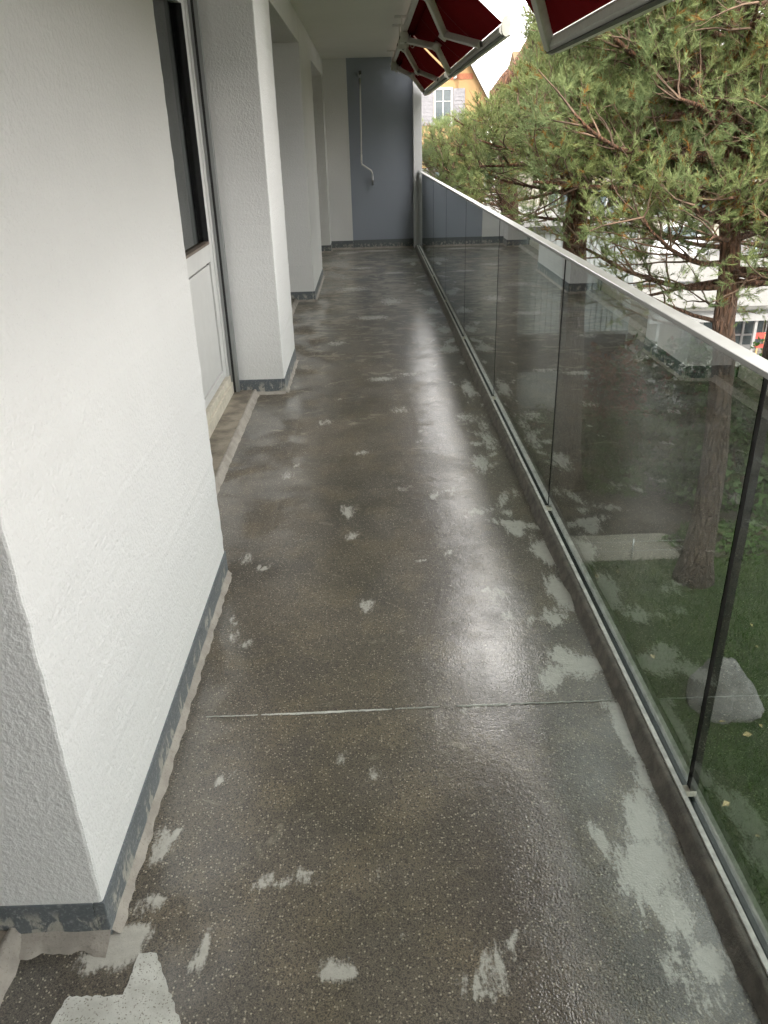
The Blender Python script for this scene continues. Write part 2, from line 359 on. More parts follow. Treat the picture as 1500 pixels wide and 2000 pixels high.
# ------------------------------------------------------------------ the balcony: floor, ceiling
XW, XC, XG = -.594, .690, .737           # wall face, kerb inner face, glass
ZC, YE = 2.563, 12.66
Y0 = -3.6
stains = [  # x, y, rx, ry, angle, strength
    (.532, 3.684, .06, .16, 0, .75), (.45, 3.12, .10, .05, .3, .65), (.60, 2.98, .14, .035, -.4, .9), (.66, 2.72, .05, .14, .2, .9), (.655, 2.42, .05, .14, .1, .95),
    (.59, 2.26, .045, .07, 0, .8), (.42, 2.42, .06, .07, .4, .62), (.44, 2.27, .05, .05, 0, .6), (.575, 2.03, .05, .07, .3, .9), (.64, 1.985, .09, .045, .2, 1.0),
    (.668, 1.69, .028, .13, -.05, 1.0), (.66, 1.50, .03, .10, 0, .75), (.61, 1.37, .05, .12, -.25, .85), (.585, 1.24, .075, .07, .3, 1.05), (.555, 1.20, .07, .04, .5, .9), (.60, 1.12, .04, .07, 0, .95),
    (.635, 1.005, .05, .05, .4, .85), (.60, .93, .06, .05, 0, .6), (.30, 1.80, .11, .012, 0, .95), (-.11, 1.016, .045, .022, -.25, 1.0), (-.393, 1.065, .014, .045, -.1, 1.0),
    (-.40, 1.03, .02, .015, 0, .9), (-.286, 1.231, .028, .02, 0, .8), (-.24, 1.22, .015, .015, 0, .8), (-.437, 1.544, .014, .022, 0, .95), (-.537, 1.36, .03, .05, .5, .75), (-.545, 1.30, .02, .03, 0, .7),
    (.207, 1.02, .05, .06, .3, .62), (.17, .97, .07, .04, 0, .6), (-.137, 3.157, .035, .07, 0, .75), (-.11, 2.929, .04, .05, 0, .65), (-.056, 2.371, .03, .05, .2, .72), (-.084, 3.883, .05, .05, 0, .65),
    (-.535, 1.185, .04, .018, .2, 1.0), (-.02, 1.23, .05, .04, 0, .42), (-.03, 1.55, .03, .03, 0, .6), (-.60, 1.06, .05, .03, .2, .95), (-.535, 2.75, .03, .07, 0, .7), (-.5, 2.2, .03, .05, 0, .6), (-.46, 2.15, .03, .03, 0, .62),
    (-.135, 1.012, .03, .012, -.3, .95), (-.085, 1.024, .02, .008, .5, .8), (-.385, 1.095, .008, .03, .1, .8), (-.30, 1.215, .02, .008, .8, .9), (-.265, 1.245, .02, .007, -.5, .8), (-.55, 1.33, .035, .01, .9, .85), (-.515, 1.38, .03, .009, .7, .8),
    (.24, 1.06, .05, .012, .8, .7), (.17, 1.00, .05, .012, .5, .7), (-.155, 3.20, .02, .06, .3, .7), (-.12, 2.90, .035, .02, .2, .7), (-.04, 2.40, .03, .015, .5, .7), (.10, 1.235, .02, .01, .3, .6), (-.52, 2.3, .012, .05, .3, .8), (-.44, 2.17, .02, .02, .3, .75), (-.35, 2.9, .03, .03, 0, .45), (.12, 3.4, .05, .05, 0, .5), (.28, 2.75, .06, .03, .6, .55), (.35, 3.35, .05, .09, .3, .55), (.15, 4.6, .08, .08, 0, .6), (-.3, 4.4, .06, .08, 0, .6), (-.45, 3.6, .04, .07, 0, .6),
    (.55, 4.4, .09, .12, 0, .6), (.62, 4.0, .05, .2, 0, .7), (.62, 5.0, .05, .25, 0, .75), (.60, 6.1, .09, .15, 0, .85), (.63, 6.8, .08, .2, 0, .8), (.59, 7.6, .1, .12, 0, .85), (.62, 8.6, .08, .2, 0, .8), (.55, 11.2, .15, .25, 0, .9),
    (.05, 5.3, .12, .06, 0, .8), (.25, 5.4, .14, .05, 0, .7), (-.3, 6.4, .1, .1, 0, .7), (0, 7.4, .2, .12, 0, .75), (-.2, 9.0, .25, .2, 0, .7), (.2, 8.2, .15, .25, 0, .7), (-.35, 12.2, .2, .2, 0, .9), (.1, 12.3, .4, .12, 0, .9), (-.1, 10.6, .2, .12, 0, .7), (.3, 10.1, .2, .1, 0, .75)]
rs = random.Random(99)
for i in range(70):
    yy = .95 + 11.5 * rs.random() ** 1.3
    stains.append((rs.uniform(.50, .68), yy, rs.uniform(.015, .05), rs.uniform(.02, .09) * (1 + .15 * yy), rs.uniform(-.6, .6), rs.uniform(.45, .9)))
for i in range(60):
    yy = 1.0 + 10.5 * rs.random() ** 1.2
    stains.append((rs.uniform(-.52, .5), yy, rs.uniform(.008, .03), rs.uniform(.01, .04) * (1 + .15 * yy), rs.uniform(-1.5, 1.5), rs.uniform(.35, .75)))
stains += [(-.565, 1.085, .05, .045, .4, 1.2), (-.535, 1.11, .03, .03, .4, 1.1), (-.60, 1.06, .05, .02, .1, 1.0)]
gx = np.linspace(-1.35, .69, 120); gy = np.concatenate([np.linspace(Y0, .5, 60), np.linspace(.53, 4.5, 150), np.linspace(4.55, YE, 160)])
GX, GY = np.meshgrid(gx, gy); V = np.stack([GX.ravel(), GY.ravel(), np.zeros(GX.size)], 1)
nx_, ny_ = len(gx), len(gy); I = np.arange(nx_ * ny_).reshape(ny_, nx_)
F = np.stack([I[:-1, :-1], I[:-1, 1:], I[1:, 1:], I[1:, :-1]], -1).reshape(-1, 4)
stv = np.zeros(len(V))
for (x, y, rx, ry, an, s_) in stains:
    dx, dy = V[:, 0] - x, V[:, 1] - y; ca, sa = math.cos(an), math.sin(an)
    u, w_ = (dx * ca + dy * sa) / rx, (-dx * sa + dy * ca) / ry
    stv = np.maximum(stv, s_ * np.exp(-.75 * (u * u + w_ * w_)))
farv = np.clip((V[:, 1] - 3.5) / 4.5, 0, 1)
wetv = np.clip(1 - np.abs((V[:, 0] - .25) / .75) ** 3, 0, 1) * np.where(V[:, 1] > 10.5, .6, 1)
floor = raw_mesh('balcony_floor', V, F, 'wet_concrete', attrs={'stain': ('POINT', stv), 'far': ('POINT', farv), 'wet': ('POINT', wetv)})
tag(floor, 'dark wet concrete balcony floor with pale cement stains', kind='structure')
def ribbon(name, pts, widths, z, mat, parent, h=.003):
    V = []; F = []
    for i, ((x, y), w) in enumerate(zip(pts, widths)):
        V += [(x, y - w, z), (x, y - w * .4, z + h), (x, y + w * .4, z + h), (x, y + w, z)]
    for i in range(len(pts) - 1):
        for j in range(3): F.append((i * 4 + j, i * 4 + j + 1, i * 4 + j + 5, i * 4 + j + 4))
    o = MB().add(V, F, True).build(name, mat, parent); return o
def jl(x): return 1.803 + .012 * math.sin(x * 3) * .5
for (a, b, wmax) in [(-.52, -.37, .0014), (-.36, .02, .0045), (.03, .16, .001), (.21, .36, .005), (.37, .68, .0014)]:
    n = int((b - a) / .012); xs = [a + (b - a) * i / n for i in range(n + 1)]
    ribbon('joint_filler', [(x, jl(x) + rnd.uniform(-.0012, .0012)) for x in xs], [max(.0006, wmax * (math.sin(math.pi * min(1, max(0, (x - a) / (b - a)))) ** .4) * rnd.uniform(.6, 1.15)) for x in xs], .0012, 'white_filler', floor)
# white L-shaped patch of levelling compound
def wobble(poly, step=.009, amp=.0022):
    out = []
    for i in range(len(poly)):
        a, b = Vector(poly[i]), Vector(poly[(i + 1) % len(poly)]); k = max(1, int((b - a).length / step))
        for j in range(k): out.append(tuple(a.lerp(b, j / k) + Vector((rnd.uniform(-amp, amp), rnd.uniform(-amp, amp)))))
    return out
MB().prism(wobble([(-.522, 1.068), (-.488, 1.066), (-.405, .92), (-.39, .86), (-.66, .86), (-.655, .93), (-.638, .981), (-.53, .979)]), 'z', -.004, .003).build('levelling_patch', 'white_filler', floor)

ceil = tag(MB().box(-1.35, .66, Y0, YE + .2, ZC, ZC + .24).build('balcony_ceiling', 'ceiling_paint'), 'pale painted concrete ceiling over the balcony', kind='structure')
slab = tag(MB().box(-1.35, .7535, Y0, YE + .2, -.24, -.006).build('balcony_slab', 'kerb_concrete'), 'concrete slab under the balcony floor', kind='structure')

# ------------------------------------------------------------------ house wall with piers and recesses
hw = thing('house_wall', 'white rough plaster house wall with deep door recesses along the balcony', 'wall', (-1.0, 4.5, 0))
piers = [(-2.7, -1.5), (1.114, 2.635), (5.03, 5.87), (8.34, 9.98), (12.32, YE - .002)]
recess = [(-1.5, 1.114), (2.635, 5.03), (5.87, 8.34), (9.98, 12.32)]
SK = .10
def cove(mb, a, b, nrm, r0=.016, seed=0):
    # an uneven mortar fillet along the foot of a wall from a to b (xy), leaning out along nrm
    rr = random.Random(seed); a, b, n = Vector(a), Vector(b), Vector(nrm); Lh = (b - a).length; k = max(2, int(Lh / .012)); V = []; F = []; ph = [rr.uniform(0, 6.28) for _ in range(4)]
    for i in range(k + 1):
        p = a.lerp(b, i / k); q_ = i * Lh / k; r = r0 * (1 + .14 * math.sin(q_ * 31 + ph[0]) + .12 * math.sin(q_ * 83 + ph[1]) + rr.uniform(-.07, .07)); h = .021 * (1 + .1 * math.sin(q_ * 47 + ph[2]) + rr.uniform(-.05, .05))
        for (u, z) in ((-.003, h), (r * .22, h * .62), (r * .5, h * .30), (r, h * .08), (r * 1.02, -.003)):
            V.append((p.x + n.x * u, p.y + n.y * u, z))
    for i in range(k):
        for j in range(4): F.append((i * 5 + j, i * 5 + j + 1, i * 5 + j + 6, i * 5 + j + 5))
    mb.add(V, F, True)
def roughen(o, amp=.0022):
    from mathutils import noise as mn
    bm = bmesh.new(); bm.from_mesh(o.data)
    for i in range(1, 128): bmesh.ops.bisect_plane(bm, geom=bm.verts[:] + bm.edges[:] + bm.faces[:], plane_co=(0, 0, i * .02), plane_no=(0, 0, 1))
    for v in bm.verts:
        if .02 < v.co.z < ZC - .02:
            q = v.co * 22; d = amp * (mn.noise(q) + .6 * mn.noise(q * 2.7)); v.co.x += d; v.co.y += amp * mn.noise(q + Vector((9, 4, 2)))
    bm.to_mesh(o.data); bm.free()
for k, (a, b) in enumerate(piers):
    p = MB().box(-1.30, XW, a, b, 0, ZC - .001, .007).build('pier', 'plaster', hw); roughen(p)
    MB().box(XW - .02, XW + .004, a - .004, b + .004, .002, SK, .002).build('skirting', 'skirting_paint', p)
    MB().box(-.92, XW - .021, a - .004, a + .02, .002, SK - .001, .002).build('skirting', 'skirting_paint', p)
    m = MB(); cove(m, (XW + .004, a), (XW + .004, b), (1, 0), .016, k); 
    cove(m, (-.80, a - .004), (XW + .004, a - .004), (0, -1), .04 if k == 1 else .02, k + 20)
    m.build('mortar_fillet', 'mortar', p)
for k, (a, b) in enumerate(recess):
    MB().box(-1.30, XW - .003, a + .001, b - .001, 2.335, ZC - .002, .004).build('lintel', 'plaster', hw)
    st = MB().box(-1.30, -.795, a + .001, b - .001, -.01, .03, .004).build('threshold_step', 'dry_concrete', hw)
    m = MB(); V = []; F = []; n = int((b - a) / .04); rr = random.Random(k)
    for i in range(n + 1):
        y = a + .002 + (b - a - .004) * i / n; e = rr.uniform(-.003, .003); q = rr.uniform(-.003, .003)
        V += [(-.806 + e, y, .029), (-.800 + e, y, .034 + q), (-.788 + e * .5, y, .034 + q), (-.783, y, .022), (-.774 + e, y, .007), (-.762 + e, y, -.002)]
    for i in range(n):
        for j in range(5): F.append((i * 6 + j, i * 6 + j + 1, i * 6 + j + 7, i * 6 + j + 6))
    m.add(V, F, True).build('mortar_edge', 'mortar', st)
MB().box(-1.34, XW - .01, Y0, YE + .2, ZC + .241, 6.2).build('upper_wall', 'plaster', hw)
MB().box(-1.34, XW - .01, Y0, YE + .2, -2.75, -.241).build('lower_wall', 'plaster', hw)
MB().box(-1.30, .80, Y0 - .2, Y0 - .001, -.23, ZC + .24).build('added_return_wall', 'plaster', hw)  # added unseen behind the camera, keeps open sky off the pier faces
MB().box(-1.36, -1.302, Y0, YE + .2, -.24, ZC).build('dark_room_back', 'dark_fitting', hw)  # near-black sheet standing in for the unlit rooms behind the doors

# ------------------------------------------------------------------ end wall
ew = thing('end_wall', 'balcony end wall painted dark blue grey with a pale strip beside it', 'wall', (0, YE, 0))
MB().box(-1.30, -.2585, YE, YE + .2, 0, ZC - .001).build('pale_panel', 'plaster', ew)
MB().box(-.258, .676, YE + .002, YE + .2, 0, ZC - .001).build('dark_panel', 'dark_paint', ew)
MB().box(.6765, .80, YE - .17, YE + .2, -.23, 2.8, .004).build('edge_fin', 'plaster_pale_grey', ew)
MB().box(-.592, -.262, YE - .008, YE + .01, .002, .12, .002).build('skirting', 'skirting_paint', ew)
MB().box(-.260, .674, YE - .010, YE + .012, .002, .125, .002).build('skirting', 'skirting_paint', ew)
m = MB(); cove(m, (-.59, YE - .01), (.672, YE - .01), (0, -1), .05, 77); m.build('mortar_fillet', 'mortar', ew)

ck = thing('awning_crank', 'thin white awning crank hanging on the dark end wall', 'crank', (-.08, YE - .05, .9))
yk = YE - .045
MB().tube([(-.067, yk, 2.30), (-.087, yk, 1.25)], .011, 10).tube([(-.087, yk, 1.33), (-.087, yk, 1.22)], .014, 10).build('shaft', 'awning_white', ck)
MB().tube([(-.087, yk, 1.225), (-.080, yk, 1.19), (.05, yk, 1.105), (.067, yk, 1.075), (.07, yk, 1.04)], .012, 10).build('crank_arm', 'awning_white', ck)
MB().tube([(.07, yk, 1.05), (.071, yk, .905)], .016, 10).build('grip', 'aluminium', ck)
MB().tube([(-.067, yk, 2.29), (-.066, yk, 2.33), (-.05, yk, 2.36), (-.07, yk, 2.385), (-.09, yk, 2.36), (-.085, yk, 2.33)], .007, 8).build('hook', 'galvanised', ck)
MB().box(-.085, -.045, YE - .058, YE + .004, 2.355, 2.40, .004).build('wall_holder', 'dark_fitting', ck)

# ------------------------------------------------------------------ doors in the recesses
def door(y0, y1, label):
    d = thing('balcony_door', label, 'door', (-.97, (y0 + y1) / 2, .03), 'doors in the recesses of the house wall')
    xf = -.955                                    # front face of the leaves
    z0, z1 = .05, 2.33; mid = (y0 + y1) / 2
    fr = MB()
    fr.box(xf - .07, xf + .012, y0 + .002, y0 + .06, z0, z1, .003); fr.box(xf - .07, xf + .012, y1 - .075, y1 - .012, z0, z1, .003)
    fr.box(xf - .069, xf + .011, y0 + .061, y1 - .076, z1 - .06, z1 - .001, .003)
    fr.build('frame', 'white_frame', d)
    MB().box(xf - .10, xf + .03, y0 + .003, y1 - .013, .028, .10, .004).box(xf - .10, xf + .018, y0 + .004, y1 - .014, .1005, .145, .003).build('door_sill', 'cream_sill', d)
    for (a, b) in ((y0 + .063, mid - .004), (mid + .004, y1 - .078)):
        lf = MB(); zb, zs, zt = .155, .985, z1 - .065; w = .085
        lf.box(xf - .055, xf, a, a + w, zb, zt, .003).box(xf - .055, xf, b - w, b, zb, zt, .003)
        lf.box(xf - .054, xf - .001, a + w + .0005, b - w - .0005, zt - w, zt - .001, .003).box(xf - .054, xf - .001, a + w + .0005, b - w - .0005, zs - .11, zs - .012, .003).box(xf - .054, xf - .001, a + w + .0005, b - w - .0005, zb + .001, zb + .05, .003)
        leaf = lf.build('leaf', 'white_frame', d)
        MB().box(xf - .03, xf - .024, a + w - .005, b - w + .005, zs - .01, zt - w + .005).build('glass_pane', 'window_glass', leaf)
        MB().box(xf - .05, xf + .004, a + w - .004, b - w + .004, zs - .012, zs + .004, .002).build('glazing_ledge', 'ledge_brown', leaf)
        MB().box(xf - .03, xf - .009, a + w + .014, b - w - .014, zb + .055, zs - .125, .002).build('lower_panel', 'white_frame', leaf)
        MB().box(xf - .032, xf - .014, b - w - .013, b - w - .002, zb + .056, zs - .122).box(xf - .032, xf - .014, a + w + .002, a + w + .013, zb + .056, zs - .122).box(xf - .06, xf + .003, b - w - .009, b - w + .001, zs + .005, zt - w).build('gasket', 'rubber', leaf)
    # shutter guide beside the frame
    MB().box(xf + .014, xf + .066, y1 - .046, y1 - .006, .03, z1 - .002, .002).build('shutter_guide', 'guide_metal', d)
    MB().box(xf + .030, xf + .044, y1 - .050, y1 - .0465, .03, z1 - .004).build('guide_slot', 'rubber', d)
    # drawn curtain a hand behind the glass
    n = 120; V = []; F = []
    for i in range(n + 1):
        y = y0 + .07 + (y1 - y0 - .15) * i / n; x = xf - .19 + .022 * math.sin(i * .82) + .008 * math.sin(i * 2.1)
        V += [(x, y, .1), (x, y, 2.3)]
    for i in range(n): F.append((2 * i, 2 * i + 2, 2 * i + 3, 2 * i + 1))
    tag(MB().add(V, F, True).build('curtain', 'curtain_cloth'), 'grey pleated curtain behind ' + {0: 'the nearest', 1: 'the second', 2: 'the farthest'}[door.k] + ' balcony door', 'curtain', 'curtains behind the balcony doors'); door.k += 1
door.k = 0
simple('ledge_brown', (.16, .125, .10), .5)
simple('curtain_cloth', (.085, .09, .095), .9)
door(2.635, 5.03, 'white door with dark glass above a plain panel behind the nearest pier')
door(5.87, 8.34, 'white door hidden in the recess between the second and third pier')
door(9.98, 12.32, 'white door hidden in the recess nearest the dark end wall')

# ------------------------------------------------------------------ glass balustrade
gb = thing('glass_balustrade', 'frameless tinted glass balustrade with slim metal handrail along the balcony', 'balustrade', (XG, 5, 0))
joints = [-3.47, -1.84, -.21, 1.417, 3.05, 4.66, 6.30, 7.92, 9.51, 11.14, YE - .175]
k = MB(); V = []; F = []; n = 260; rr = random.Random(5)
for i in range(n + 1):
    y = Y0 + (YE - .175 - Y0) * i / n; e = rr.uniform(-.0035, .0035)
    V += [(XC - .014 + e * 1.6, y, -.002), (XC - .002 + e, y, .008), (XC + .003 + e * .4, y, .040), (XC + .008, y, .0455), (XC + .033, y, .046), (XC + .033, y, -.01)]
for i in range(n):
    for j in range(5): F.append((i * 6 + j, i * 6 + j + 1, i * 6 + j + 7, i * 6 + j + 6))
k.add(V, F, True).build('kerb', 'kerb_concrete', gb)
MB().box(XC + .022, XC + .0345, Y0, YE - .176, .02, .0505, .001).build('inner_channel', 'white_strip', gb)
MB().box(XC + .0350, .7545, Y0, YE - .178, -.004, .030).build('channel_floor', 'rubber', gb)
MB().box(.7555, .763, Y0, YE - .18, -.22, .026, .002).build('outer_channel', 'kerb_concrete', gb)
for a, b in zip(joints[:-1], joints[1:]):
    pn = MB().box(XG, XG + .017, a + .010, b - .010, .031, 1.078).build('glass_pane', 'rail_glass', gb)
    pn.data.materials.append(MAT['glass_edge'])
    for p in pn.data.polygons:
        if abs(p.normal.y) > .9 or abs(p.normal.z) > .9: p.material_index = 1
for j in joints[1:-1]:
    MB().box(XG + .0015, XG + .0155, j - .0098, j + .0098, .048, 1.076).build('joint_seal', 'rubber', gb)
    MB().box(XC + .0352, XG + .018, j - .012, j + .012, .0302, .047, .002).build('clamp_block', 'cream_sill', gb)
MB().box(.735, .779, Y0, YE - .171, 1.0765, 1.0895, .003).build('handrail', 'rail_steel', gb)
MB().box(.737, .777, YE - .2, YE - .171, .05, 1.074, .002).build('end_post', 'aluminium', gb)

# ------------------------------------------------------------------ awnings
def awning(y0, y1, xf, zf, arms, label, capn=True):
    A = thing('awning', label, 'awning', (.42, (y0 + y1) / 2, 2.4), 'red folding-arm awnings under the ceiling')
    xr, zr = .455, 2.425
    MB().box(.375, .415, y0 - .02, y1 + .02, 2.425, 2.465, .003).build('back_bar', 'awning_metal', A)
    for (sh, el, hd) in arms:
        ys = sh[1]
        br = MB().box(.352, .43, ys - .10, ys + .10, 2.34, 2.4245, .004).box(.365, .372, ys - .08, ys + .08, 2.43, ZC - .001).box(.30, .46, ys - .06, ys + .06, ZC - .012, ZC - .0015, .002)
        b = br.build('bracket', 'awning_metal', A)
        for q in (-.07, .0, .07):
            MB().tube([(.350, ys + q, 2.385), (.344, ys + q, 2.385)], .009, 8).build('bolt', 'dark_fitting', b); MB().tube([(.40, ys + q, 2.338), (.40, ys + q, 2.333)], .009, 8).build('bolt', 'dark_fitting', b)
    MB().tube([(xr, y0 - .01, zr), (xr, y1 + .01, zr)], .036, 16).build('roller', 'awning_fabric', A)
    # fabric: from the top of the roller to the front bar, with a little sag
    n = 12; V = []; F = []; mseg = 10
    ax, az = xr + .02, zr + .032; bx, bz = xf - .012, zf + .03
    for j in range(mseg + 1):
        y = y0 + (y1 - y0) * j / mseg
        for i in range(n + 1):
            u = i / n; sag = -.018 * math.sin(math.pi * u) * (.6 + .4 * math.sin(math.pi * j / mseg))
            V.append((ax + (bx - ax) * u, y, az + (bz - az) * u + sag))
    for j in range(mseg):
        for i in range(n): q = j * (n + 1) + i; F.append((q, q + 1, q + n + 2, q + n + 1))
    MB().add(V, F, True).build('fabric', 'awning_fabric', A)
    for q in range(1, 3):
        ys = y0 + (y1 - y0) * q / 3
        MB().add([(ax + (bx - ax) * i / n + dx_, ys + dy_, az + (bz - az) * i / n - .018 * math.sin(math.pi * i / n) - .0035) for i in range(n + 1) for (dx_, dy_) in ((0, -.009), (0, .009))], [(2 * i, 2 * i + 1, 2 * i + 3, 2 * i + 2) for i in range(n)], True).build('seam', 'awning_seam', A)
    # front bar: a stepped profile
    prof = [(-.030, .010), (-.030, -.020), (-.012, -.034), (.020, -.034), (.038, -.020), (.040, .020), (.030, .036), (.012, .040), (-.006, .032)]
    fb = MB().prism([(xf + p[0], zf + p[1]) for p in prof], 'y', y0, y1).build('front_bar', 'awning_metal', A)
    MB().box(xf - .022, xf + .012, y0 + .02, y1 - .02, zf - .0395, zf - .0345).build('front_bar_groove', 'dark_fitting', fb)
    MB().box(xf + .022, xf + .046, y0 + .004, y1 - .004, zf - .036, zf - .027).build('front_bar_lip', 'awning_white', fb)
    for ye, s in ((y0, -1), (y1, 1)):
        e = [(xf + .010 + .030 * math.cos(q), zf + .012 + .056 * math.sin(q)) for q in [2 * math.pi * i / 18 for i in range(18)]]
        MB().prism(e, 'y', ye + s * .001, ye + s * .016).build('end_cap', 'cap_cream', A)
    for (sh, el, hd) in arms:
        up = (.57, 0, .82)
        a = MB().bar(sh, el, .036, .052, up, .006).build('upper_arm', 'awning_metal', A)
        MB().bar(el, hd, .034, .048, up, .006).build('forearm', 'awning_metal', A)
        u = Vector(up).normalized()
        MB().tube([Vector(el) - u * .034, Vector(el) + u * .034], .034, 14).build('elbow', 'awning_metal', A)
        MB().tube([Vector(sh) - u * .04, Vector(sh) + u * .04], .036, 14).build('shoulder', 'awning_metal', A)
        h = Vector(hd); dy = 1 if el[1] < hd[1] else -1
        MB().bar(h, (xf - .028, h.y, zf - .005), .05, .036, up, .004).build('hand_joint', 'dark_fitting', A)
    m = MB(); c0 = Vector((.46, arms[0][0][1] - .16, 2.30)); pts = [c0 + Vector((.016 * math.cos(q), 0, .016 * math.sin(q))) for q in [2 * math.pi * i / 14 for i in range(15)]]
    m.tube(pts, .0035, 6).tube([c0 + Vector((0, 0, .016)), c0 + Vector((-.02, .02, .09))], .005, 6).build('crank_eye', 'awning_white', A)
    return A
zof = lambda x: 2.36 - .7 * (x - .42)
def P(x, y): return (x, y, zof(x))
awning(9.06, 12.42, .842, 2.095, [(P(.42, 11.8), P(.60, 11.30), P(.79, 12.08)), (P(.42, 9.30), P(.62, 10.42), P(.80, 9.80))], 'far red awning next to the dark end wall')
awning(5.52, 8.96, .858, 2.096, [(P(.42, 8.68), P(.625, 7.76), P(.815, 8.62)), (P(.42, 6.02), P(.62, 6.95), P(.81, 6.30))], 'middle red awning with its white end cap against the trees')
zof = lambda x: 2.36 - 1.1 * (x - .42)
awning(.80, 4.26, .884, 1.890, [(P(.42, 3.98), P(.565, 3.42), P(.86, 4.17)), (P(.42, 1.1), P(.565, 1.66), P(.86, .9))], 'nearest red awning at the top right, let out farthest')

awning(-2.75, .68, .884, 1.890, [(P(.42, .40), P(.565, -.16), P(.86, .58)), (P(.42, -2.45), P(.565, -1.9), P(.86, -2.65))], 'red awning added out of view behind the nearest one to cut the sky light')  # added unseen awning, blocks sky light falling on the near pier
# ------------------------------------------------------------------ outdoors: ground
def gz(x, y):
    # lawn level, falling away behind the path to the yard below
    t_ = min(1, max(0, (y - 8.0) / 5.0)); t_ = t_ * t_ * (3 - 2 * t_)
    return -2.6 - .52 * t_
def sheet(name, xs, ys, dz, mat, label=None, kind='structure', zf=gz):
    V = [(x, y, zf(x, y) + dz) for y in ys for x in xs]; n = len(xs)
    F = [(j * n + i, j * n + i + 1, (j + 1) * n + i + 1, (j + 1) * n + i) for j in range(len(ys) - 1) for i in range(n - 1)]
    o = MB().add(V, F, True).build(name, mat); return tag(o, label, kind=kind)
lin = lambda a, b, n: [a + (b - a) * i / n for i in range(n + 1)]
sheet('ground', [-300, -100, -30, -10] + lin(-5, 30, 14) + [60, 150, 300], [-100, -30, -10, 0, 4] + lin(6, 16, 20) + [30, 60, 150, 500], -.012, 'asphalt', 'paved ground falling away towards the yard')
sheet('lawn', lin(-1, 12, 13), lin(-4, 7.2, 11), 0, 'lawn_soil', 'shaded green lawn below the balcony')
sheet('path', lin(-2, 3.22, 10), lin(7.205, 7.80, 3), .004, 'gravel', 'pale gravel path along the lawn edge')
sheet('earth_bank', lin(-2, 12, 28), lin(7.81, 13.2, 18), .006, 'earth', 'dark earth bank under the shrubs')
sheet('earth_verge', lin(3.225, 12, 10), lin(7.205, 7.80, 3), .005, 'earth', 'dark earth beside the path')
# grass: too many blades to count
n = 70000
gxy = np.stack([nrg.uniform(.9, 7, n), nrg.uniform(2.2, 7.22, n)], 1)
hh = nrg.uniform(.025, .06, n); an = nrg.uniform(0, 2 * np.pi, n); ln = nrg.normal(0, .022, (n, 2)); w_ = .003
V = np.zeros((n, 3, 3)); V[:, 0, :2] = gxy + np.stack([np.cos(an), np.sin(an)], 1) * w_; V[:, 1, :2] = gxy - np.stack([np.cos(an), np.sin(an)], 1) * w_
V[:, 2, :2] = gxy + ln; V[:, :2, 2] = -2.6; V[:, 2, 2] = -2.6 + hh
tn = np.clip(.45 + .25 * np.sin(gxy[:, 0] * 2.1) * np.cos(gxy[:, 1] * 1.7) + nrg.normal(0, .25, n), 0, 1)
tag(raw_mesh('lawn_grass', V.reshape(-1, 3), np.arange(3 * n).reshape(-1, 3), 'grass_blade', attrs={'tint': ('FACE', tn)}), 'short mown grass of the lawn below the balcony', 'grass', kind='stuff')
# fallen leaves
simple('fallen_leaf', (.34, .27, .12), .7, var=.4, scale=3)
V = []; F = []
for i in range(70):
    x, y = rnd.uniform(1.2, 5.5), rnd.uniform(3.2, 7.15); s_ = rnd.uniform(.018, .04); a = rnd.uniform(0, 6.28); z = -2.6 + rnd.uniform(.035, .055)
    c, s = math.cos(a) * s_, math.sin(a) * s_; k = len(V)
    V += [(x + c, y + s, z + .004), (x - s * .6, y + c * .6, z + rnd.uniform(0, .02)), (x - c, y - s, z), (x + s * .6, y - c * .6, z + rnd.uniform(0, .02))]; F += [(k, k + 1, k + 2), (k, k + 2, k + 3)]
tag(MB().add(V, F).build('fallen_leaves', 'fallen_leaf'), 'pale yellow leaves scattered on the lawn', 'leaves', kind='stuff')

# boulder
def boulder(loc, label):
    bm = bmesh.new(); bmesh.ops.create_icosphere(bm, subdivisions=5, radius=1)
    from mathutils import noise as mn
    for v in bm.verts:
        p = v.co.copy(); d = 1 + .16 * mn.noise(p * 1.3 + Vector((3, 1, 7))) + .07 * mn.noise(p * 3.1) + .03 * mn.noise(p * 8) + .014 * mn.noise(p * 19)
        q = p * d
        # a bean outline: tall lobe at the left, low shoulder at the right
        hgt = .36 if q.x < .1 else .36 - .20 * min(1, (q.x - .1) / .7)
        wy = .20 if q.x < .1 else .16
        v.co = Vector((q.x * .27, q.y * wy + .05 * (q.x < 0) * -q.x, q.z * hgt))
        if v.co.z < -.10: v.co.z = -.10
    me = bpy.data.meshes.new('boulder'); bm.to_mesh(me); bm.free(); me.polygons.foreach_set('use_smooth', [True] * len(me.polygons))
    o = link('boulder', me, 'boulder_stone'); o.location = loc; o.rotation_euler = (0, 0, R_(-18)); return tag(o, label, 'boulder')
boulder((2.66, 4.80, -2.52), 'grey rounded boulder lying on the lawn below the glass')

# low path fence: thin posts and wire
fe = thing('path_fence', 'low wire fence with thin posts along the gravel path', 'fence', (2.5, 7.24, -2.6))
for x in (.6, 1.65, 2.68, 3.24): MB().tube([(x, 7.235, -2.62), (x, 7.235, -2.36)], .008, 6).build('post', 'galvanised', fe)
for z in (-2.39, -2.5): MB().tube([(.6, 7.235, z), (3.24, 7.235, z)], .0022, 5).build('wire', 'galvanised', fe)

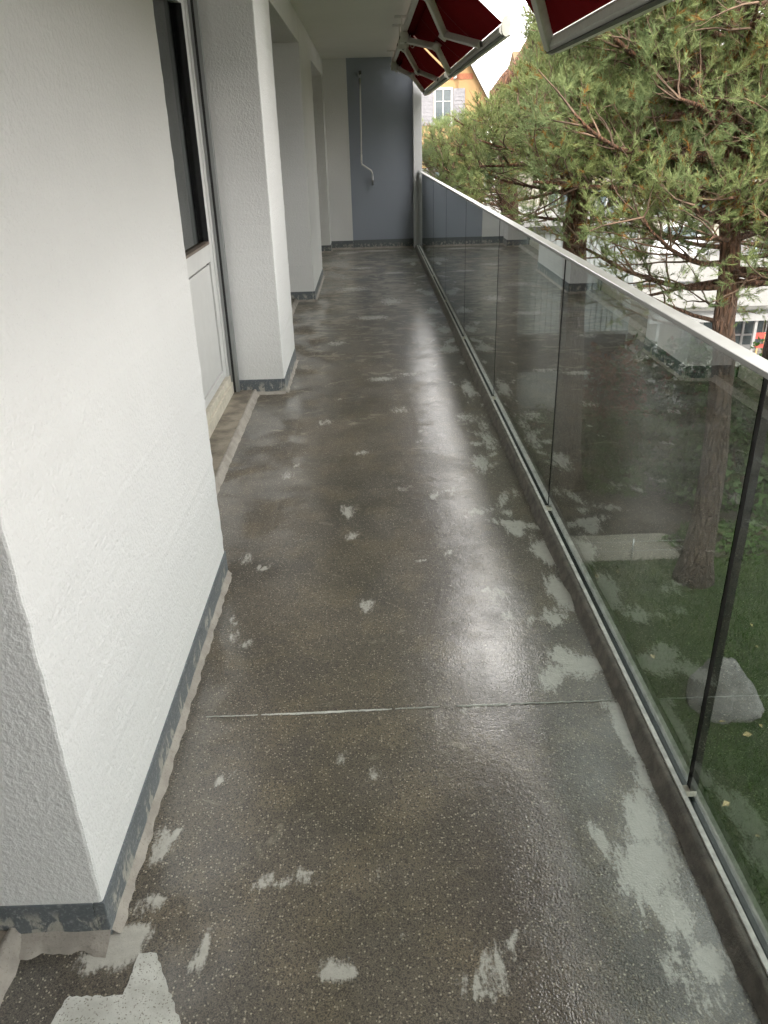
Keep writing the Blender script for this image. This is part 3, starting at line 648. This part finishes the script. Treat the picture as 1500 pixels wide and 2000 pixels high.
# ------------------------------------------------------------------ pines
def needle_template(seed, n=24):
    r = np.random.default_rng(seed); V = []
    for i in range(n):
        u = r.uniform(0, 1); az = r.uniform(0, 2 * np.pi); tilt = np.radians(r.uniform(28, 62) * (1 - .45 * u)); Ln = r.uniform(.40, .58)
        b = np.array([0, 0, u * .95]); d = np.array([np.sin(tilt) * np.cos(az), np.sin(tilt) * np.sin(az), np.cos(tilt)])
        s = np.cross(d, r.normal(size=3)); s /= np.linalg.norm(s); w = .0205
        V.append([b + s * w, b - s * w, b + d * Ln])
    return np.array(V)
TPL = [needle_template(i) for i in range(5)]
def shoots_mesh(name, pos, axis, size, tint, dead, parent, per=None):
    pos, axis = np.array(pos), np.array(axis); n = len(pos); axis /= np.linalg.norm(axis, axis=1, keepdims=True)
    u = np.cross(axis, nrg.normal(size=(n, 3))); u /= np.linalg.norm(u, axis=1, keepdims=True); w = np.cross(axis, u)
    Rm = np.stack([u, w, axis], 2) * np.array(size)[:, None, None]
    Vs, T, Dd = [], [], []
    tint, dead = np.array(tint), np.array(dead); which = nrg.integers(0, len(TPL), n)
    for k, tp in enumerate(TPL):
        ix = np.where(which == k)[0]
        if len(ix) == 0: continue
        q = np.einsum('sij,ntj->snti', Rm[ix], tp) + pos[ix][:, None, None, :]
        Vs.append(q.reshape(-1, 3)); m = tp.shape[0]
        T.append(np.clip(np.repeat(tint[ix], m) + nrg.normal(0, .10, len(ix) * m), 0, 1)); Dd.append(np.repeat(dead[ix], m))
    V = np.concatenate(Vs)
    return raw_mesh(name, V, np.arange(len(V)).reshape(-1, 3), 'needles', parent, {'tint': ('FACE', np.concatenate(T)), 'dead': ('FACE', np.concatenate(Dd))})

def curve(p0, d0, length, n, bend=(0, 0, 0), wob=.12, r=rnd):
    pts = [Vector(p0)]; d = Vector(d0).normalized(); st = length / n
    for i in range(n):
        d = (d + Vector(bend) * (1 / n) + Vector((r.gauss(0, wob), r.gauss(0, wob), r.gauss(0, wob * .7)))).normalized()
        pts.append(pts[-1] + d * st)
    return pts
def pine(label, trunk, rads, branches, ok, seed, shoot=.082, group='pine trees beside the balcony', dead_p=.025, dens=1.0):
    r = random.Random(seed)
    T = thing('pine_tree', label, 'tree', trunk[0], group)
    tk = MB(); 
    # refine the trunk with gentle wobble
    pts = []; rr = []
    for i in range(len(trunk) - 1):
        a, b = Vector(trunk[i]), Vector(trunk[i + 1]); k = max(2, int((b - a).length / .3))
        for j in range(k):
            u = j / k; pts.append(a.lerp(b, u) + Vector((r.uniform(-.012, .012), r.uniform(-.012, .012), 0))); rr.append(rads[i] * (1 - u) + rads[i + 1] * u)
    pts.append(Vector(trunk[-1])); rr.append(rads[-1])
    rr[0] *= 1.6; rr[1] *= 1.15
    tk.tube(pts, rr, 14)
    trunk_o = tk.build('trunk', 'bark', T)
    bo = MB(); tw = MB(); pos, ax, sz, ti, de = [], [], [], [], []
    def on_trunk(z):
        for i in range(len(pts) - 1):
            if pts[i].z <= z <= pts[i + 1].z: return pts[i].lerp(pts[i + 1], (z - pts[i].z) / max(1e-5, pts[i + 1].z - pts[i].z)), rr[i]
        return pts[-1], rr[-1]
    def add_shoots(path, bright, dead):
        m = len(path) - 1
        for i in range(1, m + 1):
            if i < m * .35: continue
            p = path[i]; d = (path[i] - path[i - 1]).normalized()
            for q in range(3 if i < m else 4):
                if r.random() > (dens if p.z < 2.75 else .25 * dens): continue
                a_ = (d * r.uniform(.5, 1.1) + Vector((r.gauss(0, .5), r.gauss(0, .5), r.gauss(.25, .4))))
                if not ok(p): continue
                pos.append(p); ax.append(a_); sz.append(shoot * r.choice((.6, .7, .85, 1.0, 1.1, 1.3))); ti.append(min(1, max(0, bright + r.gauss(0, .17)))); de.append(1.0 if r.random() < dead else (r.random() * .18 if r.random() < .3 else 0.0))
    for (z, az, Lb, rise, foliage) in branches:
        p0, tr = on_trunk(z); az = R_(az); d = Vector((math.sin(az), math.cos(az), rise))
        n = max(6, int(Lb / .16)); path = curve(p0, d, Lb, n, (0, 0, .35), .10, r)
        cut = next((i for i in range(1, n + 1) if not clear(path[i])), n + 1)
        path = path[:cut]; n = len(path) - 1
        if n < 2: continue
        r0 = min(tr * .5, .010 + .011 * Lb)
        bo.tube(path, [r0 * (1 - .8 * i / n) + .003 for i in range(n + 1)], 7)
        if foliage <= 0: continue
        for i in range(2, n + 1):
            u = i / n
            for sgn in (-1, 1, 0):
                if r.random() > (.35 + .65 * u) * min(1, foliage + .15): continue
                dd = (path[i] - path[i - 1]).normalized(); side = dd.cross(Vector((0, 0, 1))).normalized() * sgn if sgn else Vector((r.gauss(0, .3), r.gauss(0, .3), .8))
                d2 = dd * r.uniform(.35, .9) + side * r.uniform(.5, 1.0) + Vector((0, 0, r.uniform(-.35, .55)))
                L2 = r.uniform(.30, .80) * (1.15 - .45 * u); n2 = max(4, int(L2 / .09)); p2 = curve(path[i], d2, L2, n2, (0, 0, r.uniform(-.2, .6)), .16, r)
                if not all(ok(q) for q in p2): continue
                tw.tube(p2, [.0075 * (1 - .75 * j / n2) + .0015 for j in range(n2 + 1)], 4, False)
                inner = u < .4
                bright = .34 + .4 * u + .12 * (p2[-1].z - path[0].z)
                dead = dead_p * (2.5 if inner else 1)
                for j in range(1, n2 + 1):
                    if r.random() > foliage: continue
                    d3 = (p2[j] - p2[j - 1]).normalized() * .7 + Vector((r.gauss(0, .55), r.gauss(0, .55), r.gauss(.2, .45)))
                    L3 = r.uniform(.10, .26); p3 = curve(p2[j], d3, L3, 3, (0, 0, .3), .15, r)
                    tw.tube(p3, [.003, .0026, .002, .0014], 3, False)
                    add_shoots(p3, bright, dead)
                add_shoots(p2[-3:], bright, dead)
    bo.build('branches', 'bark', T); tw.build('twigs', 'twig', T)
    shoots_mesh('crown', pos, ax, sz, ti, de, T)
    return T, len(pos)
def auto(r, zs, n, Lmax, Lmin, rise, fol, az0=0):
    out = []
    for i in range(n):
        u = i / max(1, n - 1); z = zs[0] + (zs[1] - zs[0]) * u + r.uniform(-.08, .08)
        out.append((z, az0 + i * 137.5 + r.uniform(-20, 20), Lmax + (Lmin - Lmax) * u * r.uniform(.8, 1.1) if u > .5 else Lmax * r.uniform(.75, 1.05), rise + .15 * u, fol))
    return out
def clear(p):                                    # keep the crowns off the balcony and the house
    if p.y < 5.85: return False
    if p.z > 1.78 and p.x < min(.178, .085 + .38 * (p.z - 1.78)) * p.y: return False    # the crown is cut back on the house side
    if p.y < YE + .25: return p.x > 1.12
    if p.y < YE + .75: return p.x > .98
    return p.x > -.4
r1 = random.Random(21)
b1 = [(.9 + .11 * i, 180 + r1.uniform(-75, 75), r1.uniform(1.0, 2.1), .0, .95) for i in range(14)] + auto(r1, (1.15, 3.4), 44, 2.5, 1.0, .02, .95) + [(.62, -95, .95, .02, .25), (.60, 80, 1.5, .12, .5), (.9, -60, 1.2, .1, .8), (.95, 130, 1.6, .0, .8), (.8, 200, 1.3, -.05, .7), (.55, 40, 1.3, -.1, .45)]
t1 = pine('pine with a straight reddish trunk seen above the middle of the handrail', [(2.50, 9.35, -2.8), (2.38, 9.35, -.35), (2.345, 9.35, .63), (2.40, 9.35, 1.5), (2.45, 9.4, 2.8), (2.6, 9.5, 3.8)], [.17, .145, .13, .115, .08, .03], b1, clear, 31)
r2 = random.Random(8)
b2 = [(.35 + .09 * i, 185 + r2.uniform(-80, 80), r2.uniform(.7, 1.5), .0, .95) for i in range(22)] + auto(r2, (.70, 2.9), 52, 2.3, .9, .02, .95, 40) + [(-.1, -110, .9, -.05, .18), (-.02, -70, .8, .25, .1), (.3, -100, 1.5, -.12, .55), (.35, -20, 1.2, -.2, .5), (.3, 60, 1.5, -.1, .6), (.45, 170, 1.3, -.15, .7), (.5, -140, 1.4, -.1, .75), (.15, 10, 1.0, -.25, .4), (.4, 110, 1.4, -.1, .7)]
t2 = pine('pine with a leaning trunk rising from the lawn at the right', [(3.18, 6.79, -2.72), (3.20, 6.79, -1.58), (3.11, 6.79, -.33), (3.05, 6.79, .29), (2.82, 6.82, 2.08), (2.75, 6.9, 2.8), (2.8, 7.0, 3.5)], [.145, .122, .098, .088, .068, .05, .02], b2, clear, 32, dead_p=.05)
r3 = random.Random(4)
b3 = auto(r3, (.3, 2.1), 16, 1.9, 1.5, .0, .9, 70) + [(2.5 + .1 * i, 90 + r3.uniform(-70, 70), 1.1, .1, .8) for i in range(8)] + [(2.02, -95, .5, .55, 0), (1.72, -100, .7, -.35, .3), (1.3, -80, 1.5, .1, .9), (1.0, -60, 1.6, .1, .9), (.7, -95, 1.4, .1, .9)] + [(.35 + .13 * i, -88 + r3.uniform(-45, 45), 1.35, .05, 1.0) for i in range(11)]
t3 = pine('farther pine with a bare orange broken bough left of the others', [(2.35, 13.3, -3.2), (2.25, 13.2, .3), (2.10, 13.0, 1.45), (1.93, 13.0, 2.1), (2.25, 13.0, 2.45), (2.6, 13.1, 3.0), (2.7, 13.2, 3.7)], [.17, .14, .12, .105, .085, .06, .02], b3, clear, 33)
r4 = random.Random(14)
b4 = auto(r4, (-.2, 3.4), 26, 2.4, 1.0, .0, .9, 15)
t4 = pine('pine crown at the far right behind the leaning trunk', [(5.4, 10.2, -3.0), (5.3, 10.2, 1.0), (5.2, 10.2, 2.8), (5.2, 10.2, 3.7)], [.16, .13, .09, .02], b4, clear, 34, dens=.75, dead_p=.04)
def copy_tree(src, off, rot, label):
    c = src.copy(); COL.objects.link(c); c.location = Vector(src.location) + Vector(off); c.rotation_euler = (0, 0, rot); c['label'] = label
    for ch in src.children:
        k = ch.copy(); COL.objects.link(k); k.parent = c; k.matrix_parent_inverse = ch.matrix_parent_inverse.copy()
    return c
copy_tree(t4[0], (1.1, -6.6, 0), 1.1, 'pine added out of view on the lawn to shade the near wall')  # unseen pine added to dim the near wall
copy_tree(t4[0], (1.4, -11.4, 0), 2.9, 'pine added behind the viewer to keep sky light off the near wall')  # another unseen pine, added to block sky light at the near end
print('shoots', t1[1], t2[1], t3[1], t4[1])

# ------------------------------------------------------------------ leafy shrubs on the bank
def shrub(label, c, rx, ry, rz, n, leaf, seed, dead=0.0, tint=.5):
    r = np.random.default_rng(seed); S = thing('leafy_shrub', label, 'shrub', c, 'shrubs on the earth bank')
    d = r.normal(size=(n, 3)); d /= np.linalg.norm(d, axis=1, keepdims=True); d[:, 2] = np.abs(d[:, 2])
    lump = 1 + .22 * np.sin(d[:, 0] * 7 + seed) * np.cos(d[:, 1] * 6) + .12 * np.sin(d[:, 2] * 13 + d[:, 0] * 9)
    p = np.array(c) + d * np.array([rx, ry, rz]) * (r.uniform(.55, 1.0, n) ** .5 * lump)[:, None]
    nrm = d * .5 + r.normal(0, .55, (n, 3)) + np.array([0, 0, .45]); nrm /= np.linalg.norm(nrm, axis=1, keepdims=True)
    u = np.cross(nrm, r.normal(size=(n, 3))); u /= np.linalg.norm(u, axis=1, keepdims=True); w = np.cross(nrm, u)
    L_ = (leaf * r.uniform(.6, 1.3, n))[:, None]; fold = nrm * L_ * .18
    V = np.stack([p - u * L_, p + w * L_ * .55 + fold, p + u * L_, p - w * L_ * .55 + fold], 1).reshape(-1, 3)
    q = np.arange(n) * 4; F = np.concatenate([np.stack([q, q + 1, q + 2], 1), np.stack([q, q + 2, q + 3], 1)])
    ti = np.clip(r.normal(tint, .22, n), 0, 1); de = (r.random(n) < dead).astype(float)
    raw_mesh('foliage', V, F, 'leaves', S, {'tint': ('FACE', np.tile(ti, 2)), 'dead': ('FACE', np.tile(de, 2))})
    m = MB(); rr = random.Random(seed)
    for i in range(9):
        a = rr.uniform(0, 6.28); e = Vector(c) + Vector((math.cos(a) * rx * .7, math.sin(a) * ry * .7, rz * rr.uniform(.5, .95)))
        m.tube([Vector(c) + Vector((rr.uniform(-.1, .1), rr.uniform(-.1, .1), -.15)), Vector(c).lerp(e, .5) + Vector((0, 0, .1)), e], [.016, .011, .004], 5)
    m.build('stems', 'twig', S)
g = lambda x, y: gz(x, y) - .02
for (lab, x, y, rx, ry, rz, n, lf, sd, dd, tt) in [
    ('bright green shrub right of the leaning pine, behind the dark glass joint', 4.35, 8.7, .85, .6, 1.25, 4200, .045, 1, .0, .62),
    ('low green ground plants beside the end of the gravel path', 3.95, 7.55, .75, .35, .22, 1800, .035, 2, .0, .75),
    ('green shrub left of the leaning pine trunk', 3.3, 9.4, .65, .5, 1.0, 2800, .045, 3, .0, .5),
    ('dark shrub behind the gravel path below the straight pine', 2.1, 9.9, .8, .6, .9, 2600, .04, 4, .05, .25),
    ('reddish autumn shrub in front of the white shed', 3.8, 12.1, .65, .5, 1.45, 3200, .05, 5, .65, .5),
    ('tall dark shrub at the right behind the bright shrub', 5.2, 9.6, 1.0, .7, 1.5, 4200, .05, 6, .03, .35),
    ('dark shrub at the left end of the earth bank', 1.2, 10.6, .9, .7, 1.0, 2400, .045, 7, .1, .25),
    ('low dark shrub behind the straight pine, before the white shed', 2.9, 11.4, .9, .6, .7, 2200, .05, 9, .12, .2),
    ('broad dark shrub between the red shrub and the pavilion terrace', 5.0, 12.9, 1.3, .8, 1.45, 4200, .055, 10, .06, .25),
    ('dark shrub between the bank and the low pavilion', 6.0, 12.0, 1.1, .8, 1.3, 3600, .05, 8, .05, .3)]:
    shrub(lab, (x, y, g(x, y)), rx, ry, rz, n, lf, sd, dd, tt)

# ------------------------------------------------------------------ white corrugated shed
simple('outdoor_white', (.24, .24, .235), .5, var=.05)
simple('roof_gravel', (.10, .098, .09), .9, var=.15)
simple('shed_white', (.40, .43, .43), .5, var=.06, scale=4)
simple('shed_dark', (.03, .032, .033), .5)
sh = thing('corrugated_shed', 'low white corrugated metal shed behind the pine trunks', 'shed', (2.3, 14.5, -3.12))
def corr(y, x0, x1, z0, z1):
    m = MB(); V = []; F = []; i = 0; x = x0
    while x < x1 - .001:
        w = min(.10, x1 - x)
        for (u, d) in ((0, 0), (.08, 0), (.084, .018), (.096, .018), (.10, 0)):
            if u <= w + 1e-6: V += [(x + u, y + d, z0), (x + u, y + d, z1)]
        x += .10
    for k in range(len(V) // 2 - 1): F.append((2 * k, 2 * k + 2, 2 * k + 3, 2 * k + 1))
    return m.add(V, F)
MB().box(-3, 4.58, 14.03, 18, -3.2, .02).build('wall', 'shed_dark', sh)
corr(14.0, -3, 4.58, -1.70, .05).build('wall_cladding', 'shed_white', sh)
corr(14.0, -3, 4.58, -3.12, -2.42).build('wall_cladding', 'shed_white', sh)
MB().box(-3, 4.60, 13.97, 14.02, -1.755, -1.70).build('window_sill', 'outdoor_white', sh)
for i in range(7): MB().box(-2.9 + i * 1.07, -2.86 + i * 1.07, 13.99, 14.03, -2.42, -1.756).build('window_post', 'outdoor_white', sh)
MB().box(-3.1, 4.68, 13.9, 18.1, .051, .12).build('roof', 'roof_gravel', sh)
corr_r = MB().box(4.581, 4.60, 14.0, 18, -3.2, .05).build('side_wall', 'shed_white', sh)

# ------------------------------------------------------------------ low flat-roofed pavilion with terrace (right)
simple('render_cream', (.30, .28, .235), .8, var=.05, scale=2)
simple('wood_red', (.30, .055, .04), .5); simple('wood_pale', (.42, .26, .12), .6)
simple('pane_dark', (.05, .065, .07), .08)
pv = thing('pavilion', 'low white flat-roofed pavilion with glazed front at the right', 'building', (9, 19, -3.12))
MB().box(6.6, 16, 17.6, 24, -3.2, -2.25).build('wall', 'render_cream', pv)
MB().box(6.0, 16.4, 16.9, 24.4, -2.245, -1.98).build('roof', 'outdoor_white', pv)
MB().box(5.9, 16.5, 16.8, 24.5, -1.979, -1.90).build('roof_deck', 'roof_gravel', pv)
for i in range(8):
    a = 7.0 + i * .95
    w = MB().box(a, a + .9, 17.575, 17.6, -3.0, -2.3).build('window', 'pane_dark', pv)
    MB().box(a, a + .05, 17.55, 17.5745, -3.05, -2.28).box(a + .42, a + .47, 17.55, 17.5745, -3.05, -2.28).box(a + .052, a + .418, 17.552, 17.5745, -2.72, -2.68).box(a + .472, a + .9, 17.552, 17.5745, -2.72, -2.68).box(a + .052, a + .418, 17.552, 17.5745, -3.05, -2.93).box(a + .472, a + .9, 17.552, 17.5745, -3.05, -2.93).build('window_frame', 'outdoor_white', w)
for x in (6.2, 8.35, 10.6): MB().box(x, x + .06, 16.95, 17.01, -3.1, -2.246).build('roof_post', 'outdoor_white', pv)
tr = tag(MB().box(5.8, 16, 16.4, 17.59, -3.6, -3.10).build('terrace', 'paving'), 'pale paved terrace in front of the low pavilion', kind='structure')
def chair(loc, label):
    c = thing('small_chair', label, 'chair', loc); x, y, z = loc
    MB().box(x - .15, x + .15, y - .14, y + .14, z + .26, z + .285, .006).build('seat', 'wood_red', c)
    MB().box(x - .14, x + .14, y + .13, y + .15, z + .40, z + .54, .006).build('backrest', 'wood_red', c)
    for sx in (-1, 1):
        MB().bar((x + sx * .135, y - .12, z), (x + sx * .135, y - .12, z + .26), .03, .03).build('leg', 'wood_pale', c)
        MB().bar((x + sx * .135, y + .12, z), (x + sx * .135, y + .14, z + .5), .03, .03).build('leg', 'wood_pale', c)
chair((8.58, 17.0, -3.10), 'small red chair with wooden legs on the pavilion terrace')

# ------------------------------------------------------------------ yard: planter posts, vehicles
simple('wood_brown', (.16, .075, .04), .7, var=.3, scale=14)
yf = thing('wooden_barrier', 'brown wooden post with a dark rail beyond the shed', 'barrier', (6.9, 19.5, -3.12))
MB().box(6.62, 6.95, 19.4, 19.6, -3.12, -1.78, .01).build('post', 'wood_brown', yf)
MB().tube([(5.2, 19.35, -1.82), (8.0, 19.35, -1.80)], .035, 8).build('rail', 'dark_fitting', yf)
simple('car_paint_white', (.62, .63, .64), .25, var=.02, Coat_Weight=.6); simple('car_paint_teal', (.30, .48, .47), .25, var=.02, Coat_Weight=.6); simple('tyre', (.02, .02, .02), .8); simple('rim', (.5, .5, .5), .3, .9)
simple('lamp_glass', (.7, .7, .68), .1); simple('chrome', (.7, .7, .7), .15, 1.0)
def car(loc, rz, paint, label):
    c = thing('parked_car', label, 'car', loc, 'cars parked in the yard'); m0 = Matrix.Translation(loc) @ Matrix.Rotation(rz, 4, 'Z')
    def put(mb, name, mat, par=c):
        mb.v = [tuple(m0 @ Vector(v)) for v in mb.v]; return mb.build(name, mat, par)
    side = [(-2.1, .32), (-2.12, .62), (-2.0, .80), (-1.15, .93), (-.55, 1.38), (.75, 1.45), (1.55, 1.05), (2.02, .95), (2.1, .6), (2.05, .30)]
    b = MB(); V = []; nse = len(side)
    for (x, z) in side:
        tw_ = .84 if z < .97 else .84 - (z - .97) * .42
        V += [(x, -tw_, z), (x, -tw_ * .97 + .04, z + (.03 if z > .9 else 0)), (x, tw_ * .97 - .04, z + (.03 if z > .9 else 0)), (x, tw_, z)]
    F = [(4 * i + j, 4 * i + j + 1, 4 * ((i + 1) % nse) + j + 1, 4 * ((i + 1) % nse) + j) for i in range(nse) for j in range(3)] + [tuple(4 * i for i in range(nse)), tuple(4 * i + 3 for i in range(nse))[::-1]]
    put(b.add(V, F), 'body', paint)
    for s in (-1, 1):
        q = [(-.98, .98), (-.5, 1.32), (.1, 1.37), (.1, .98)]; q2 = [(.16, .98), (.16, 1.37), (.7, 1.38), (1.25, 1.05), (1.25, .98)]
        for poly in (q, q2):
            w = MB(); V = [(x, s * (.852 - max(0, z - .97) * .42), z) for x, z in poly]; V2 = [(x, s * (.80 - max(0, z - .97) * .42), z) for x, z in poly]; k = len(poly)
            put(w.add(V + V2, [tuple(range(k)), tuple(range(k, 2 * k))[::-1]] + [(i, (i + 1) % k, k + (i + 1) % k, k + i) for i in range(k)]), 'side_window', 'pane_dark')
    put(MB().add([(-1.14, -.66, .99), (-1.14, .66, .99), (-.60, .58, 1.385), (-.60, -.58, 1.385), (-1.0, -.6, .95), (-1.0, .6, .95), (-.5, .5, 1.3), (-.5, -.5, 1.3)], [(0, 1, 2, 3), (7, 6, 5, 4), (0, 4, 5, 1), (1, 5, 6, 2), (2, 6, 7, 3), (3, 7, 4, 0)]), 'windscreen', 'pane_dark')
    for x in (-1.32, 1.3):
        for s in (-1, 1):
            wh = put(MB().tube([(x, s * .70, .31), (x, s * .865, .31)], .31, 20), 'wheel', 'tyre'); put(MB().tube([(x, s * .84, .31), (x, s * .872, .31)], .19, 14), 'rim', 'rim', wh)
    for s in (-1, 1): put(MB().box(-2.15, -2.05, s * .62 - .14, s * .62 + .14, .64, .76, .02), 'headlight', 'lamp_glass')
    put(MB().box(-2.15, -2.08, -.35, .35, .42, .58, .01), 'grille', 'dark_fitting')
car((12.1, 31.5, -3.12), R_(60), 'car_paint_white', 'silver white car parked in the yard behind the pines')
car((12.9, 24.8, -3.12), R_(75), 'car_paint_teal', 'pale teal car parked behind the leaning pine')
def motorcycle(loc, rz, label):
    c = thing('motorcycle', label, 'motorcycle', loc); m0 = Matrix.Translation(loc) @ Matrix.Rotation(rz, 4, 'Z')
    def put(mb, name, mat, par=c):
        mb.v = [tuple(m0 @ Vector(v)) for v in mb.v]; return mb.build(name, mat, par)
    for x in (-.68, .68):
        ring = [(x + .27 * math.cos(q), 0, .31 + .27 * math.sin(q)) for q in [2 * math.pi * i / 22 for i in range(23)]]
        w = put(MB().tube(ring, .055, 8), 'wheel', 'tyre'); put(MB().tube([(x, -.05, .31), (x, .05, .31)], .12, 12), 'hub', 'chrome', w)
    put(MB().tube([(-.68, .07, .31), (-.42, .07, .95)], .025, 8).tube([(-.68, -.07, .31), (-.42, -.07, .95)], .025, 8), 'fork', 'chrome')
    put(MB().tube([(-.44, 0, .82), (-.2, 0, .86), (.1, 0, .80)], [.12, .16, .08], 12), 'tank', 'dark_fitting')
    put(MB().box(.05, .75, -.13, .13, .72, .82, .03), 'seat', 'tyre'); put(MB().box(-.25, .25, -.15, .15, .25, .62, .04), 'engine', 'guide_metal')
    put(MB().tube([(-.36, -.36, 1.02), (-.42, -.1, .98), (-.42, .1, .98), (-.36, .36, 1.02)], .018, 8), 'handlebar', 'chrome'); put(MB().tube([(-.56, 0, .86), (-.46, 0, .86)], [.10, .08], 12), 'headlight', 'lamp_glass')
    put(MB().tube([(.0, .17, .3), (.4, .19, .28), (.85, .20, .36)], .04, 8), 'exhaust', 'chrome')
motorcycle((9.55, 26.5, -3.12), R_(70), 'dark motorcycle with chrome parts parked near the brown post')

# ------------------------------------------------------------------ houses behind
simple('house_cream', (.24, .225, .185), .85, var=.05, scale=1.5); simple('house_yellow', (.27, .17, .075), .85, var=.06, scale=1.5); simple('brick_red', (.24, .085, .04), .8, var=.2)
simple('shutter_grey', (.17, .165, .175), .6); simple('trim_white', (.30, .295, .285), .6)
t = NT('roof_tile'); co = t.coord(kind='World')
w = t.n('ShaderNodeTexBrick', {'Vector': co, 'Scale': 3.5, 'Mortar Size': .02}); c = t.mix(t.noise(8, 5, .7, co), (.10, .062, .03), (.17, .11, .055))
MAT['roof_tile'] = t.done(t.bsdf(Base_Color=c, Roughness=.85, Normal=t.bump(w.outputs['Fac'], .5, .03)))
cb = thing('cream_house', 'bright cream house front far behind the pines', 'building', (9, 40, -3.12))
MB().box(7.4, 26, 38, 48, -3.2, 1.7).build('wall', 'house_cream', cb)
MB().prism([(37.4, 1.7), (48.6, 1.7), (43, 5.2)], 'x', 7.1, 26.3).build('roof', 'roof_tile', cb)
for i in range(8):
    a = 8.2 + i * 2.2
    for z in (-1.9, .1):
        w = MB().box(a, a + .9, 37.96, 38.0, z, z + 1.2).build('window', 'pane_dark', cb)
        MB().box(a - .08, a, 37.93, 37.999, z - .08, z + 1.28).box(a + .9, a + .98, 37.93, 37.999, z - .08, z + 1.28).box(a + .42, a + .48, 37.93, 37.959, z, z + 1.2).box(a, a + .9, 37.93, 37.999, z - .08, z).build('window_frame', 'trim_white', w)
yh = thing('yellow_house', 'yellow gabled house with white bargeboard and grey shutters behind the end wall', 'building', (3, 44, -3.12))
AP, EV = (2.75, 8.5), (6.05, 3.0); ins = .36
MB().prism([(-.6, -3.2), (5.75, -3.2), (5.75, 3.3), (2.75, 8.25), (-.6, 3.3)], 'y', 42, 50).build('wall', 'house_yellow', yh)
MB().bar((AP[0], 41.5, AP[1]), (EV[0], 41.5, EV[1]), .28, .07, (0, 1, 0)).bar((AP[0], 41.5, AP[1]), (-.9, 41.5, 3.0), .28, .07, (0, 1, 0)).build('bargeboard', 'trim_white', yh)
MB().bar((4.25, 41.6, 4.05), (4.25, 41.6, 5.35), .16, .10).bar((4.25, 41.95, 4.05), (4.25, 41.45, 5.1), .12, .10).build('eave_bracket', 'trim_white', yh)
MB().prism([(AP[0] + .02, AP[1] + .02), (EV[0] + .1, EV[1]), (EV[0] + .1, EV[1] - .18), (AP[0] + .02, AP[1] - .24)], 'y', 41.6, 50.3).prism([(AP[0] - .02, AP[1] + .02), (-1.0, 3.0), (-1.0, 2.82), (AP[0] - .02, AP[1] - .24)], 'y', 41.6, 50.3).build('roof', 'roof_tile', yh)
MB().add([(-4, 45, 3.0), (6.3, 45, 3.0), (6.3, 55, 3.0), (-4, 55, 3.0), (-2, 47, 7.4), (5.4, 47, 6.6), (5.4, 53, 6.6), (-2, 53, 7.4)], [(0, 1, 5, 4), (1, 2, 6, 5), (2, 3, 7, 6), (3, 0, 4, 7), (4, 5, 6, 7), (3, 2, 1, 0)]).build('main_roof', 'roof_tile', yh)
MB().box(-3.7, 6.0, 45.3, 54.7, -3.2, 2.99).build('main_wall', 'house_yellow', yh)
for (z, xa, xb) in ((4.02, .2, 5.12), (1.1, -.62, 5.77)): MB().box(xa, xb, 41.985, 42.0, z, z + .24).build('brick_band', 'brick_red', yh)
for (x, z) in ((3.35, 2.15), (1.2, 2.15), (3.35, -1.3), (1.2, -1.3)):
    w = MB().box(x, x + .72, 41.97, 42.0, z, z + 1.45).build('window', 'pane_dark', yh)
    MB().box(x - .1, x, 41.93, 42.0, z - .1, z + 1.55).box(x + .72, x + .82, 41.93, 42.0, z - .1, z + 1.55).box(x, x + .72, 41.93, 42.0, z + 1.45, z + 1.56).box(x, x + .72, 41.93, 42.0, z - .1, z).box(x + .33, x + .39, 41.94, 41.9695, z, z + 1.45).box(x, x + .33, 41.94, 41.9695, z + .95, z + .99).box(x + .39, x + .72, 41.94, 41.9695, z + .95, z + .99).build('window_frame', 'trim_white', w)
    for s0 in (x - .68, x + .84):
        sm_ = MB().box(s0, s0 + .56, 41.95, 41.999, z - .05, z + 1.5)
        for q in range(9): sm_.box(s0 + .05, s0 + .51, 41.935, 41.951, z + .03 + q * .16, z + .12 + q * .16)
        sm_.build('shutter', 'shutter_grey', yh)

for o in list(bpy.data.objects):
    if '_loc' in o: del o['_loc']
